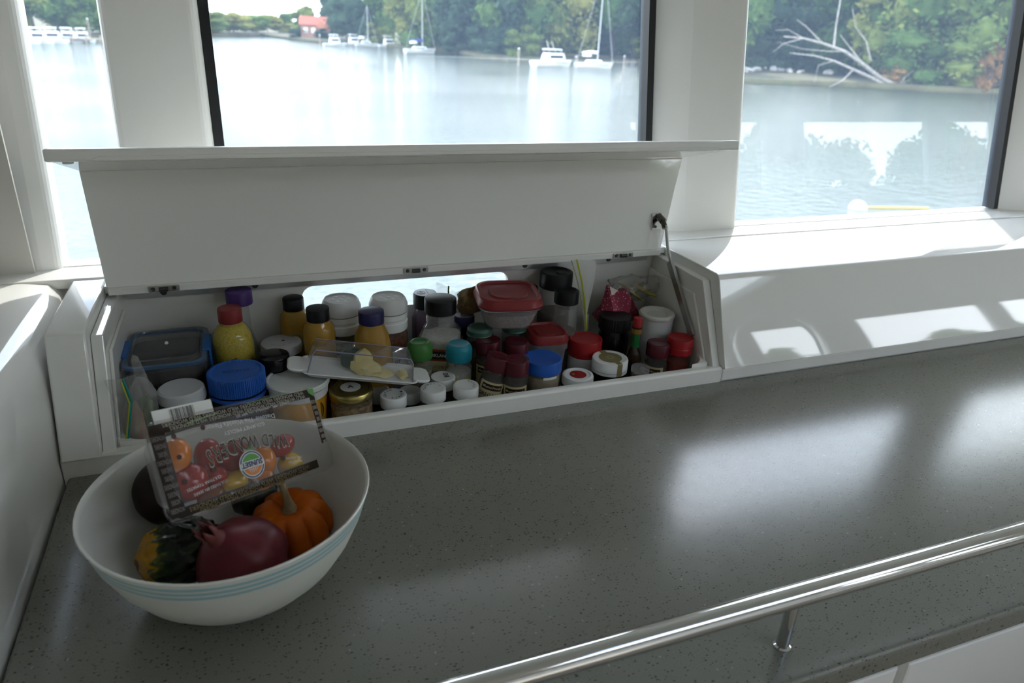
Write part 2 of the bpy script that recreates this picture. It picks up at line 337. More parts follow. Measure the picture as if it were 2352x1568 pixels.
struct(obj('ceiling', J(box(-0.5, 7.5, -1.45, 0.58, 1.15, 1.22), box(-0.5, 7.5, -3.6, -2.35, 1.34, 1.42), box(-0.5, 7.5, -2.37, -2.352, 1.22, 1.34), box(-0.5, 1.1, -2.35, -1.45, 1.15, 1.22), box(2.8, 7.5, -2.35, -1.45, 1.15, 1.22)), GEL2, smooth=False))
struct(obj('window_fill_hatch', box(1.1, 2.8, -2.35, -1.45, 1.19, 1.198), PANE, smooth=False), 'pane of the hatch added in the ceiling for fill light')  # unseen opening, added to let fill light onto the worktop and fronts
WM = mat('cream_cabin_wall', (0.62, 0.60, 0.55), rough=0.5, var=0.03, scale=5)
struct(obj('wall_left', J(box(-0.55, -0.5, -3.4, 0.36, -0.9, 1.34), box(-0.5, -0.064, 0.338, 0.345, 0.2, 1.2)), WM, smooth=False))
struct(obj('wall_right', box(7.45, 7.5, -3.4, 0.4, -0.9, 1.34), GEL2, smooth=False))
struct(obj('wall_front_right', J(box(XE, 7.5, 0.36, 0.4, -0.9, 0.2), box(XE, 7.5, 0.36, 0.4, 1.0, 1.15)), GEL2, smooth=False))
ob = [box(-0.5, 7.5, -3.4, -3.35, -0.9, 0.68), box(-0.5, 7.5, -3.4, -3.35, 1.27, 1.34)]
for a, b in ((-0.5, 3.3), (3.62, 3.98), (4.62, 5.06), (6.55, 6.8)): ob.append(box(a, b, -3.4, -3.34, 0.68, 1.27))
struct(obj('wall_opposite', J(*ob), GEL2, smooth=False))

# ------------------------------------------------------------------ the locker
FL = -0.055                                         # its floor
lk = thing('storage_locker', 'white built-in spice locker with its lid propped open', 'locker', (0.58, 0.14, FL))
def LP(g): return T(g, -0.58, -0.14, -FL)
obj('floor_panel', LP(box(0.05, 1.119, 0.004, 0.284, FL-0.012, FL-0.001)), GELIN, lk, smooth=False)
hz0, hz1, hx0, hx1, hr = 0.112, 0.166, 0.362, 0.768, 0.022
def hole_panel(x0, x1, z0, z1, y, th):             # a plate with a round-cornered opening
    cx, cz = (hx0+hx1)/2, (hz0+hz1)/2
    loop = [(cx+a, cz+b) for a, b in rrect(hx1-hx0, hz1-hz0, hr, 6)]; out = [((x0+x1)/2+a, (z0+z1)/2+b) for a, b in rrect(x1-x0, z1-z0, 0.0003, 6)]
    m = len(loop); v = []; f = []
    for yy in (y, y+th): v += [(a, yy, b) for a, b in loop]+[(a, yy, b) for a, b in out]
    for i in range(m):
        j = (i+1) % m
        f += [(i, j, m+j, m+i), (2*m+j, 2*m+i, 3*m+i, 3*m+j), (j, i, 2*m+i, 2*m+j), (m+i, m+j, 3*m+j, 3*m+i)]
    return v, f
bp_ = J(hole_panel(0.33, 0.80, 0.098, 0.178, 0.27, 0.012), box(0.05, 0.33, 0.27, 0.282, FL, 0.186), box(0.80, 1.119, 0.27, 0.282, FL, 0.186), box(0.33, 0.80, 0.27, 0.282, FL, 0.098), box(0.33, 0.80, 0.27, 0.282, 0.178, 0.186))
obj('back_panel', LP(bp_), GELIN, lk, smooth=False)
sp = [(0.010, 0.030), (0.083, 0.182), (0.272, 0.182), (0.272, FL), (0.010, FL)]
sp2 = [(0.024, 0.020), (0.100, 0.150), (0.270, 0.150), (0.270, FL), (0.024, FL)]
bevel(obj('side_panel', LP(J(prism_x(sp, 0.0495, 0.066), prism_x(sp2, 0.066, 0.071))), GEL, lk, smooth=False), 0.0015)
bevel(obj('side_panel', LP(J(prism_x(sp, 1.103, 1.1195), prism_x(sp2, 1.098, 1.103))), GEL, lk, smooth=False), 0.0015)
rim = [(0.0, 0.0), (0.0, 0.027), (0.003, 0.030), (0.010, 0.0305), (0.012, 0.027), (0.021, 0.027), (0.024, 0.022), (0.024, FL), (0.0, FL)]
bevel(obj('front_rim', LP(J(prism_x(rim, -0.004, 1.1195))), GEL2, lk, ang=20), 0.001)
for sgn, xc in ((1, 1.098), (-1, 0.071)):           # rounded inner corners of the rim
    pts = [(xc, 0.021), (xc, 0.062)]+[(xc-sgn*(0.035-0.035*math.sin(a)), 0.021+0.040-0.040*math.cos(a)*1.0) for a in [PI/2*i/7 for i in range(7, -1, -1)]]
    obj('rim_corner', LP(prism_z(pts, 0.0, 0.0345)), GEL2, lk, ang=30)
obj('hinge_rail', LP(box(0.078, 1.085, 0.262, 0.270, 0.170, 0.187)), ALU, lk, smooth=False)
obj('top_rail', LP(box(0.0495, 1.1195, 0.252, 0.291, 0.187, 0.199)), GEL, lk, smooth=False)
for x in (0.135, 0.283, 0.80, 0.99): obj('screw', LP(T(X(lathe([(0, 0.0), (0.0055, 0.0), (0.004, 0.003), (0, 0.0035)], 12), Matrix.Rotation(PI/2, 4, 'X')), x, 0.2618, 0.1785)), DARKM, lk)
# the lid: a panel leaning back, and its front flap reaching towards the room
def hexa(a): return a, [(0, 1, 3, 2), (4, 6, 7, 5), (0, 4, 5, 1), (2, 3, 7, 6), (0, 2, 6, 4), (1, 5, 7, 3)]
yo, zo, yk, zk, yl, zl = 0.243, 0.199, 0.278, 0.3825, 0.126, 0.4245
t = 0.014
pan = hexa([(0.054, yo, zo), (1.103, yo, zo), (0.042, yk, zk), (1.150, yk, zk), (0.054, yo+t, zo-0.002), (1.103, yo+t, zo-0.002), (0.042, yk+t, zk+0.012), (1.150, yk+t, zk+0.012)])
flp = hexa([(0.042, yk, zk), (1.150, yk, zk), (0.034, yl, zl), (1.160, yl, zl), (0.042, yk+t, zk+0.012), (1.150, yk+t, zk+0.012), (0.034, yl+0.002, zl+0.016), (1.160, yl+0.002, zl+0.016)])
lid = bevel(obj('lid', LP(J(pan, flp)), GEL, lk, smooth=False), 0.002, 3)
lid['label'] = 'glossy white lid raised against the windows'
bevel(obj('lip', LP(J(hexa([(0.033, yl-0.012, zl+0.001), (1.161, yl-0.012, zl+0.001), (0.033, yl-0.010, zl+0.0175), (1.161, yl-0.010, zl+0.0175), (0.033, yl+0.008, zl-0.003), (1.161, yl+0.008, zl-0.003), (0.033, yl+0.008, zl+0.0165), (1.161, yl+0.008, zl+0.0165)]))), GEL2, lid, smooth=False), 0.003, 3)
gp = [(0.095, zl+0.0015), (1.115, zl+0.0015), (1.125, zl+0.004), (1.118, zl+0.008), (0.100, zl+0.008), (0.090, zl+0.004)]
gv = [(a, yl-0.0128, b) for a, b in gp]+[(a, yl-0.0105, b) for a, b in gp]; m_ = len(gp)
bevel(obj('finger_pull', LP((gv, [tuple(range(m_)), tuple(range(2*m_-1, m_-1, -1))]+[(i, (i+1) % m_, m_+(i+1) % m_, m_+i) for i in range(m_)])), GEL2, lid, smooth=False), 0.001)
bevel(obj('lower_edge', LP(box(0.056, 1.101, 0.2375, 0.250, 0.187, 0.1995)), GEL2, lid, smooth=False), 0.0015)
obj('bumper', LP(T(lathe([(0, 0), (0.007, 0), (0.007, 0.004), (0, 0.004)], 14), 0.058, 0.13, zl-0.004)), WHITEP, lid)
for x in (0.139, 0.569, 1.009):
    h = bevel(obj('hinge', LP(box(x-0.024, x+0.024, 0.2350, 0.2385, 0.1885, 0.1990)), STEEL, lid, smooth=False), 0.0045, 3)
    obj('knuckle', LP(T(X(lathe([(0, -0.007), (0.0042, -0.007), (0.0042, 0.007), (0, 0.007)], 12), Matrix.Rotation(PI/2, 4, 'Y')), x, 0.2335, 0.1935)), DARKM, h)
    for s in (-1, 1): obj('screw', LP(T(X(lathe([(0, 0), (0.0035, 0), (0.0025, 0.0015), (0, 0.0018)], 10), Matrix.Rotation(PI/2, 4, 'X')), x+s*0.016, 0.2349, 0.194)), DARKM, h)
# folding stay at the right end
st = obj('lid_stay', LP(J(tube([(1.094, 0.222, 0.257), (1.094, 0.205, 0.215), (1.094, 0.183, 0.181)], 0.0032, 8), X(box(-0.0035, 0.0035, -0.008, 0.008, 0, 0.165), Matrix.Translation((1.0935, 0.076, 0.068)) @ Matrix.Rotation(-math.atan2(0.112, 0.119), 4, 'X')))), STEEL, lk, ang=30)
st['label'] = 'grey metal folding stay holding the lid'
bk = bevel(obj('bracket', LP(X(box(1.078, 1.104, -0.003, 0.0, 0, 0.034), Matrix.Translation((0, 0.2505, 0.240)) @ Matrix.Rotation(-0.19, 4, 'X'))), CHROME, st, smooth=False), 0.001)
obj('pivot', LP(J(tube([(1.0935, 0.252, 0.268), (1.0935, 0.232, 0.262)], 0.0075, 14), tube([(1.0935, 0.236, 0.266), (1.0935, 0.222, 0.250)], 0.006, 12))), mat('dark_pivot', (0.10, 0.095, 0.085), rough=0.25, metal=0.9), st)
obj('bracket_screw', LP(T(X(lathe([(0, 0), (0.0035, 0), (0.003, 0.002), (0, 0.002)], 10), Matrix.Rotation(PI/2, 4, 'X')), 1.086, 0.2493, 0.247)), DARKM, st)

# ------------------------------------------------------------------ grab rail along the front of the worktop
rl = thing('grab_rail', 'polished steel grab rail on short posts along the worktop front', 'rail', (0.789, -0.577, 0.0))
pts = [(-0.75, 0.03, 0.0), (-0.73, 0.006, 0.045), (-0.70, 0.0, 0.0685), (-0.60, 0.0, 0.0725)]+[(x, 0, 0.0725) for x in (-0.3, 0.0, 0.3, 0.5)]+[(0.56, 0.0, 0.070), (0.60, 0.006, 0.04), (0.61, 0.02, 0.0)]
obj('tube', tube(pts, 0.0125, 28), CHROME, rl, ang=60)
for x in (-0.45, 0.0, 0.45):
    obj('post', lathe([(0, 0), (0.0095, 0), (0.0095, 0.0015), (0.0072, 0.003), (0.0072, 0.062), (0, 0.062)], 20), CHROME, rl, loc=(x, 0, 0))
# swan-neck tap at the sink behind (seen mirrored in the backsplash)
tp = thing('sink_tap', 'tall steel swan-neck tap, mirrored in the glossy backsplash', 'tap', (1.99, -0.66, 0.0))
arc = [(0, 0, 0.02), (0, 0, 0.20)]+[(-0.165+0.165*math.cos(a), 0, 0.24+0.165*math.sin(a)) for a in [PI*i/14 for i in range(15)]]+[(-0.33, 0, 0.20)]
obj('neck', tube(arc, 0.011, 14), CHROME, tp)
obj('base', lathe([(0, 0), (0.026, 0), (0.026, 0.012), (0.018, 0.02), (0.017, 0.06), (0, 0.06)], 24), CHROME, tp)
obj('spray_head', lathe([(0, 0), (0.012, 0), (0.014, 0.01), (0.012, 0.06), (0, 0.06)], 18), CHROME, tp, loc=(-0.33, 0, 0.145))
obj('lever', tube([(0.0, 0.015, 0.045), (0.0, 0.06, 0.07)], 0.005, 8), CHROME, tp)
# ------------------------------------------------------------------ outdoors: river, banks, trees, boats
WZ = -4.6
struct(obj('water', (lambda: ([(-500, -400, WZ), (500, -400, WZ), (500, 600, WZ), (-500, 600, WZ)], [(0, 1, 2, 3)]))(), WATER, smooth=False))
BANK = ramp_mat('grassy_bank', [(0.3, (0.07, 0.06, 0.03)), (0.6, (0.12, 0.11, 0.05)), (0.8, (0.06, 0.08, 0.03))], 0.4, rough=0.9)
shore = [(-200, 105), (-60, 118), (-30, 128), (-22, 148), (-14, 186), (-2.6, 191), (9.5, 207), (14, 186), (18, 172), (22, 163), (30, 171), (35, 145), (42, 143), (40, 122), (42, 112), (50, 112), (62, 116), (74, 119), (64, 92), (57, 76), (65, 73.5), (74, 72), (80, 67), (90, 65.5), (140, 52), (500, 0), (500, 600), (-500, 600), (-500, 100)]
struct(bevel(obj('ground_bank', prism_z(shore, WZ-0.3, WZ+0.7), BANK, smooth=False), 0.4, 2), 'low grassy river bank')
struct(obj('ground_near_bank', prism_z([(-300, -45), (300, -60), (300, -400), (-300, -400)], WZ-0.3, WZ+0.8), BANK, smooth=False))
def leaf_mat(name, stops, sss=0.0):
    m, nt, N, L, b = nmat(name)
    oi = N.new('ShaderNodeObjectInfo'); tc = N.new('ShaderNodeTexCoord'); nz = N.new('ShaderNodeTexNoise'); nz.inputs['Scale'].default_value = 1.1; nz.inputs['Detail'].default_value = 5
    L.new(tc.outputs['Object'], nz.inputs['Vector'])
    ad = N.new('ShaderNodeMath'); ad.operation = 'MULTIPLY_ADD'; ad.inputs[1].default_value = 0.35; L.new(oi.outputs['Random'], ad.inputs[0]); L.new(nz.outputs[0], ad.inputs[2])
    r = N.new('ShaderNodeValToRGB'); e = r.color_ramp.elements
    while len(e) < len(stops): e.new(0.5)
    for q, (p, c) in zip(e, stops): q.position = p; q.color = tuple(c)+(1,)
    L.new(ad.outputs[0], r.inputs[0]); N.remove(b)
    df = N.new('ShaderNodeBsdfDiffuse'); tl = N.new('ShaderNodeBsdfTranslucent'); mx = N.new('ShaderNodeMixShader'); mx.inputs[0].default_value = 0.35
    L.new(r.outputs[0], df.inputs[0]); L.new(r.outputs[0], tl.inputs[0]); L.new(df.outputs[0], mx.inputs[1]); L.new(tl.outputs[0], mx.inputs[2]); L.new(mx.outputs[0], N['Material Output'].inputs[0])
    return m
LG = leaf_mat('green_foliage', [(0.35, (0.052, 0.102, 0.038)), (0.6, (0.105, 0.184, 0.052)), (0.9, (0.184, 0.263, 0.070))])
LY = leaf_mat('yellowing_foliage', [(0.35, (0.131, 0.201, 0.052)), (0.6, (0.245, 0.298, 0.079)), (0.9, (0.385, 0.350, 0.105))])
LB = leaf_mat('bluish_dark_foliage', [(0.35, (0.045, 0.081, 0.052)), (0.6, (0.077, 0.131, 0.081)), (0.9, (0.131, 0.184, 0.096))])
LR = leaf_mat('rust_foliage', [(0.35, (0.245, 0.131, 0.061)), (0.6, (0.385, 0.210, 0.088)), (0.9, (0.438, 0.298, 0.123))])
BARK = ramp_mat('grey_bark', [(0.3, (0.10, 0.085, 0.07)), (0.7, (0.22, 0.19, 0.16))], 3, rough=0.9, stretch=(1, 1, 0.2))
def crown(seed, nb=22, leaves=5200, low=0.03):      # unit-height crown: clumps of leaves with ragged edges
    R = random.Random(seed); gs = []; cs = []
    for k in range(nb):
        z = low+0.12+(0.74-low)*R.random(); w = 0.36*math.sin(PI*min(1, max(0.05, (z-low+0.10)/(1.08-low))))+0.03; a = R.random()*2*PI; q = w*math.sqrt(R.random())
        r = 0.07+0.075*R.random(); c = (q*math.cos(a), q*math.sin(a), z); cs.append((c, r))
        gs.append(T(blob(r, 2, 0.55, 2.6, seed*31+k, 1, 1, 0.8), *c))
    v = []; f = []
    for _ in range(leaves):
        c, r = R.choice(cs); d = Vector((R.gauss(0, 1), R.gauss(0, 1), R.gauss(0, 1))).normalized()*r*(0.85+0.75*R.random()); p = Vector(c)+Vector((d.x, d.y, d.z*0.85))
        a = Vector((R.gauss(0, 1), R.gauss(0, 1), R.gauss(0, 0.5))).normalized()*0.026; b = Vector((R.gauss(0, 1), R.gauss(0, 1), R.gauss(0, 1))).normalized()*0.018
        i = len(v); v += [p-a, p+b, p+a, p-b]; f.append((i, i+1, i+2, i+3))
    return J(*(gs+[(v, f)]))
def fast_mesh(name, g, m):
    me = bpy.data.meshes.new(name); me.from_pydata([tuple(p) for p in g[0]], [], g[1]); me.materials.append(m); me.shade_smooth(); return me
CRG = [crown(s) for s in (1, 2, 3, 4)]+[crown(9, 16, 3500, -0.1)]
CR_ = {(k, n_): fast_mesh('crown', CRG[k], m) for k in range(5) for n_, m in (('g', LG), ('y', LY), ('b', LB), ('r', LR))}
TRK = fast_mesh('trunk', J(tube([(0, 0, 0), (0.008, 0.004, 0.25), (-0.004, 0.0, 0.6)], [0.022, 0.017, 0.008], 7), tube([(0.005, 0, 0.28), (0.10, 0.03, 0.5)], [0.009, 0.004], 5), tube([(0.003, 0, 0.33), (-0.09, -0.05, 0.55)], [0.009, 0.004], 5)), BARK)
def tree(x, y, h, w, k, c, label, group, name='tree'):
    o = thing(name, label, 'tree', (x, y, WZ+0.68), (0, 0, rnd.random()*6.28), group)
    for n_, me in (('crown', CR_[(k, c)]), ('trunk', TRK)):
        p = bpy.data.objects.new(n_, me); COL.objects.link(p); p.parent = o; p.scale = (w, w, h) if n_ == 'crown' else (h, h, h)
    return o
def row(spec, label, group, name='tree', HS=1.0):
    ORD = 'first second third fourth fifth sixth seventh eighth ninth tenth eleventh twelfth thirteenth fourteenth fifteenth sixteenth'.split(); xs_ = sorted(e[0] for e in spec); base = label
    for px, py, d, h, w, k, c in spec:               # foot of the trunk on the bank, at distance d behind the water line
        p = at(px, py, 'Z', WZ); q = (p-CAM); q.z = 0; q = q.normalized()*d
        if len(spec) > 1: label = base+', '+ORD[xs_.index(px)]+' from the left'
        tree(p.x+q.x, p.y+q.y, h*HS, w*1.1, k, c, label, group, name)
R2 = random.Random(5)
row([(px, 120+(px-900)*0.045, 17+R2.random()*5, 14+R2.random()*3, 15, 4, R2.choice('bbg')) for px in range(975, 1540, 47)], 'tree deep in the wood behind the white boats', 'trees deep in the middle wood')
row([(px, 176+(px-1560)*0.05, 21+R2.random()*5, 13+R2.random()*3, 15, 4, R2.choice('bbg')) for px in range(1580, 2420, 62)], 'tree deep in the wood behind the right bank', 'trees deep in the right wood')
row([(-40, 98, 8, 12, 12, 0, 'g'), (30, 97, 10, 11, 12, 1, 'y'), (85, 97, 14, 12, 13, 2, 'g'), (140, 96, 18, 11, 12, 3, 'g'), (190, 94, 16, 11, 12, 0, 'g'), (235, 92, 16, 10, 12, 1, 'b'), (280, 90, 16, 12, 12, 2, 'g')], 'leafy green tree behind the far-left dock', 'trees behind the far-left dock')
row([(px, 84, 6+R2.random()*8, 4.2+R2.random()*1.3, 9, R2.randrange(4), R2.choice('yyg')) for px in range(330, 690, 26)], 'small sunlit tree on the far shore', 'trees along the far shore')
row([(715, 95, 16, 6.5, 10, 0, 'y'), (772, 98, 16, 13, 8, 1, 'b'), (795, 100, 12, 8, 9, 2, 'b'), (690, 94, 3, 2.4, 6, 4, 'b'), (752, 97, 3, 2.2, 6, 4, 'b'), (800, 103, 9, 9, 10, 3, 'b'), (850, 106, 8, 13, 12, 0, 'b'), (905, 110, 9, 14, 13, 1, 'g'), (880, 108, 4, 5, 8, 4, 'y')], 'tree on the wooded point behind the moored white boats', 'trees on the wooded point', HS=1.1)
row([(965, 118, 8, 15, 14, 2, 'y'), (1020, 122, 7, 16, 15, 3, 'g'), (1075, 128, 8, 17, 15, 0, 'b'), (1130, 138, 7, 16, 15, 1, 'b'), (1185, 142, 9, 16, 14, 2, 'g'), (1240, 142, 9, 16, 14, 3, 'y'), (1295, 144, 10, 17, 15, 0, 'y'), (1350, 146, 10, 17, 14, 1, 'g'), (1405, 147, 11, 16, 14, 2, 'b'), (1455, 148, 10, 17, 15, 3, 'g'), (1500, 148, 9, 16, 14, 0, 'y'), (1050, 124, 3, 5, 9, 4, 'b'), (1120, 134, 3, 5.5, 9, 4, 'b'), (1205, 142, 4, 4.5, 8, 4, 'y'), (1480, 147, 4, 4.5, 8, 4, 'y')], 'tall tree in the wood behind the two white boats', 'trees behind the two white boats', HS=1.25)
row([(1560, 170, 8, 17, 15, 1, 'g'), (1640, 180, 8, 17, 15, 2, 'g'), (1715, 175, 16, 16, 14, 3, 'b'), (1770, 176, 18, 17, 14, 0, 'g'), (1840, 178, 17, 16, 14, 1, 'b'), (1905, 180, 16, 17, 14, 2, 'g'), (1975, 196, 12, 17, 15, 3, 'g'), (2050, 204, 9, 17, 15, 0, 'y'), (2120, 208, 7, 17, 15, 1, 'g'), (2190, 214, 6, 16, 15, 2, 'y'), (2270, 216, 6, 17, 16, 3, 'g'), (2345, 219, 6, 16, 15, 0, 'g'), (2430, 222, 7, 17, 16, 1, 'g'), (2540, 226, 7, 17, 16, 2, 'g'), (2090, 206, 3.5, 8, 11, 4, 'g'), (2170, 212, 3, 7, 11, 4, 'y')], 'leafy tree overhanging the bank seen through the right window', 'trees through the right window', HS=1.2)
row([(2262, 217, 2.5, 8.0, 5.5, 4, 'r'), (2328, 219, 2.5, 6, 5.5, 4, 'r')], 'rust-brown bush low on the right bank', 'rust-brown bushes', 'bush')
row([(2045, 203, 1.2, 2.6, 4, 4, 'r')], 'small brown shrub beside the roots of the fallen tree', None, 'bush')
for k in range(14): tree(-5+k*9+R2.random()*4, -52-R2.random()*10, 13+R2.random()*10, 12, k % 4, 'g', 'tree on the near bank, mirrored in the backsplash', 'trees mirrored in the backsplash')

def hull(L, B, H, sheer=0.25, n=14):                 # bow at +x, water line at z = 0
    secs = []
    for i in range(n+1):
        t = i/n; b = B/2*(1-(max(0, t-0.35)/0.65)**2.4) if t < 1 else 0.015; b = max(b, 0.015); b *= 0.86+0.14*min(1, t/0.3)
        z = H*(1+sheer*t*t); x = (t-0.5)*L
        secs.append([(x+L*0.02*t, -b, z), (x, -b*0.93, z*0.45), (x-L*0.04*t, -b*0.55, -0.12), (x-L*0.04*t, b*0.55, -0.12), (x, b*0.93, z*0.45), (x+L*0.02*t, b, z)])
    v = [p for s in secs for p in s]; f = []
    for i in range(n):
        for k in range(6): f.append((6*i+k, 6*i+(k+1) % 6, 6*i+6+(k+1) % 6, 6*i+6+k))
    f += [(0, 1, 2, 3, 4, 5), tuple(6*n+k for k in (5, 4, 3, 2, 1, 0))]
    return v, f
BW = mat('boat_white', (0.80, 0.80, 0.78), rough=0.3, var=0.02, scale=1); BCREAM = mat('boat_cream', (0.78, 0.72, 0.50), rough=0.3, var=0.03, scale=1)
BGL = mat('boat_window', (0.02, 0.03, 0.04), rough=0.1, var=0.1); BLUEC = mat('blue_canvas', (0.03, 0.06, 0.30), rough=0.8, var=0.1); MASTM = mat('mast_alloy', (0.60, 0.60, 0.58), rough=0.4, var=0.05, scale=2)
PILE = ramp_mat('weathered_pile', [(0.3, (0.20, 0.16, 0.12)), (0.7, (0.42, 0.36, 0.28))], 2, rough=0.9, stretch=(1, 1, 0.3)); STRIPE = mat('boat_stripe', (0.03, 0.05, 0.12), rough=0.4)
def cabin(L, B, h, r=0.3): return loft([(rrect(L, B, r), 0), (rrect(L*0.94, B*0.94, r), h*0.6), (rrect(L*0.84, B*0.84, r), h), ])
def boat(name, label, px, py, head, L, B, kind, cover=None, mast=9, group=None, hm=BW):
    p = at(px, py, 'Z', WZ); o = thing(name, label, 'boat', p, (0, 0, head), group)
    h = obj('hull', hull(L, B, 0.16*L*0.72), hm, o, ang=50); H = 0.16*L*0.72
    obj('stripe', J(*[T(X(box(-L*0.45, L*0.32, -0.01, 0.01, -0.03*H, 0.06*H), Matrix.Rotation(0, 4, 'Z')), 0, s*B*0.475, H*0.80) for s in (-1, 1)]), STRIPE, h, smooth=False)
    if kind == 'sail':
        c = obj('cabin', T(cabin(L*0.46, B*0.55, 0.5), -L*0.02, 0, H*0.95), BW, o, ang=50)
        for s in (-1, 1): obj('cabin_window', box(-L*0.18, L*0.12, s*B*0.262-0.02, s*B*0.262+0.02, H*0.95+0.12, H*0.95+0.3), BGL, c, smooth=False)
        obj('mast', tube([(L*0.08, 0, H), (L*0.08, 0, H+mast)], [0.09, 0.06], 10), MASTM, o)
        obj('boom', tube([(L*0.06, 0, H+1.3), (-L*0.36, 0, H+1.35)], 0.06, 8), MASTM, o)
        if cover: obj('sail_cover', tube([(L*0.07, 0, H+1.45), (-L*0.15, 0, H+1.5), (-L*0.36, 0, H+1.42)], [0.22, 0.2, 0.1], 10), cover, o)
        obj('forestay', tube([(L*0.5, 0, H*1.25), (L*0.08, 0, H+mast)], 0.025, 5), MASTM, o); obj('backstay', tube([(-L*0.48, 0, H), (L*0.08, 0, H+mast)], 0.02, 5), MASTM, o)
        obj('dodger', T(loft([(rrect(1.2, B*0.6, 0.2), 0), (rrect(1.1, B*0.55, 0.3), 0.35), (rrect(0.7, B*0.4, 0.2), 0.5)]), -L*0.22, 0, H+0.9), BW, o, ang=50)
    else:
        c = obj('cabin', T(cabin(L*0.50, B*0.78, 1.15, 0.25), L*0.02, 0, H*0.95), hm if kind == 'cream' else BW, o, ang=50)
        for s in (-1, 1): obj('side_window', box(-L*0.16, L*0.18, s*B*0.368-0.02, s*B*0.368+0.02, H*0.95+0.45, H*0.95+0.85), BGL, c, smooth=False)
        obj('windscreen', box(L*0.245, L*0.26, -B*0.28, B*0.28, H*0.95+0.45, H*0.95+0.9), BGL, c, smooth=False)
        obj('hardtop', T(loft([(rrect(L*0.42, B*0.66, 0.3), 0), (rrect(L*0.40, B*0.62, 0.3), 0.14)]), -L*0.02, 0, H*0.95+1.55), BW, o, ang=50)
        for a in (-0.18, 0.14):
            for s in (-1, 1): obj('hardtop_post', tube([(L*a, s*B*0.28, H*0.95+1.1), (L*a, s*B*0.28, H*0.95+1.58)], 0.03, 6), MASTM, o)
        if mast:
            for s in (-1, 1): obj('antenna', tube([(-L*0.05, s*B*0.25, H*0.95+1.65), (-L*0.12, s*B*0.25, H*0.95+1.65+mast)], 0.03, 6), BW, o)
    return o
boat('motor_cruiser', 'white motor cruiser with two antennas moored beside a sailboat', 1268, 153, 0.2, 6.6, 2.6, 'motor', mast=1.1)
boat('sailing_yacht', 'white sailing yacht next to the motor cruiser, its mast leaving the frame', 1364, 156, -0.1, 5.8, 2.2, 'sail', cover=BW, mast=13)
boat('sailing_yacht', 'white sailing yacht with a bright blue sail cover', 965, 122, 0.15, 5.8, 2.2, 'sail', cover=BLUEC, mast=9.6)
boat('motor_boat', 'small white motor boat nearest the wooded point', 768, 106, 0.1, 4.3, 1.8, 'motor', mast=0)
boat('motor_boat', 'white motor boat left of a thin pale mast', 812, 104, 0.2, 4.2, 1.7, 'motor', mast=0)
boat('sailing_yacht', 'small distant sailboat with a thin pale mast', 842, 106, 0.1, 4.6, 1.7, 'sail', mast=7.2)
boat('motor_boat', 'low white boat right of the thin pale mast', 892, 108, 0.15, 4.4, 1.7, 'motor', mast=0)
dk = thing('dock', 'long wooden dock with pale boat covers at the far left', 'dock', at(120, 97, 'Z', WZ))
obj('deck', box(-9, 7, -1.0, 1.0, 0.55, 0.75), PILE, dk, smooth=False)
for i in range(9):
    for s in (-1, 1): obj('pile', tube([(-8.6+i*1.9, s*0.9, -0.5), (-8.6+i*1.9, s*0.9, 1.2)], 0.11, 7), PILE, dk)
for i, (px, hd, L) in enumerate(((58, 0.3, 3.8), (88, 0.2, 4.0), (122, 0.25, 4.2), (158, 0.2, 4.0), (190, 0.3, 3.6))):
    boat('dinghy', ['small white runabout farthest left at the dock', 'second small white runabout along the far-left dock', 'small white runabout at the middle of the far-left dock', 'fourth small white runabout along the far-left dock', 'small white runabout at the right end of the far-left dock'][i], px, 100-i*0.6, hd, L, 1.5, 'motor', mast=0, group='runabouts at the far-left dock')
for px, py, h, lb in ((1190, 150, 2.2, 'pale mooring pile standing alone left of the motor cruiser'), (1322, 152, 1.3, 'short mooring pile between cruiser and yacht'), (1432, 155, 1.6, 'mooring pile at the left end of the little jetty'), (1478, 155, 1.5, 'mooring pile at the right end of the little jetty'), (208, 92, 3.2, 'thin pole with a red marker at the far-left dock'), (735, 103, 1.8, 'pile left of the small motor boat by the point')):
    o = thing('mooring_pile', lb, 'post', at(px, py, 'Z', WZ)); obj('shaft', tube([(0, 0, -0.6), (0.02, 0, h)], 0.15, 9), PILE, o); obj('cap', T(lathe([(0, 0), (0.17, 0), (0.1, 0.14), (0, 0.18)], 9), 0.02, 0, h), BW, o)
o = thing('jetty', 'little wooden jetty at the edge of the middle post', 'jetty', at(1470, 150, 'Z', WZ), (0, 0, 0.3))
for i in range(12): obj('plank', box(-3+i*0.5, -2.56+i*0.5, -0.7, 0.7, 0.5, 0.58), PILE, o, smooth=False)
for i in range(4):
    for s in (-1, 1): obj('pile', tube([(-2.7+i*1.8, s*0.6, -0.5), (-2.7+i*1.8, s*0.6, 0.9)], 0.1, 7), PILE, o)
p = at(728, 96, 'Z', WZ); q = (p-CAM); q.z = 0; q = q.normalized()*5
hs = thing('house', 'red-roofed house among trees on the far point', 'house', (p.x+q.x, p.y+q.y, WZ+0.65), (0, 0, -0.2))
obj('wall', box(-3.2, 3.2, -2, 2, 0, 2.9), mat('tan_wall', (0.35, 0.20, 0.15), rough=0.8), hs, smooth=False)
obj('roof', prism_x([(-2.5, 2.8), (2.5, 2.8), (0, 4.6)], -3.6, 3.6), mat('red_tile_roof', (0.45, 0.12, 0.07), rough=0.8, var=0.2, scale=2), hs, smooth=False)
obj('gable', X(prism_x([(-1.4, 2.2), (1.4, 2.2), (0, 3.9)], -0.2, 2.4), Matrix.Translation((1.5, -0.3, 0)) @ Matrix.Rotation(-PI/2, 4, 'Z')), mat('orange_gable', (0.55, 0.22, 0.12), rough=0.8), hs, smooth=False)
for i in range(3): obj('window', box(-2.6+i*1.7, -1.7+i*1.7, -2.04, -1.98, 1.1, 2.2), BW, hs, smooth=False)
p = at(1040, 121, 'Z', WZ); q = (p-CAM); q.z = 0; q = q.normalized()*9
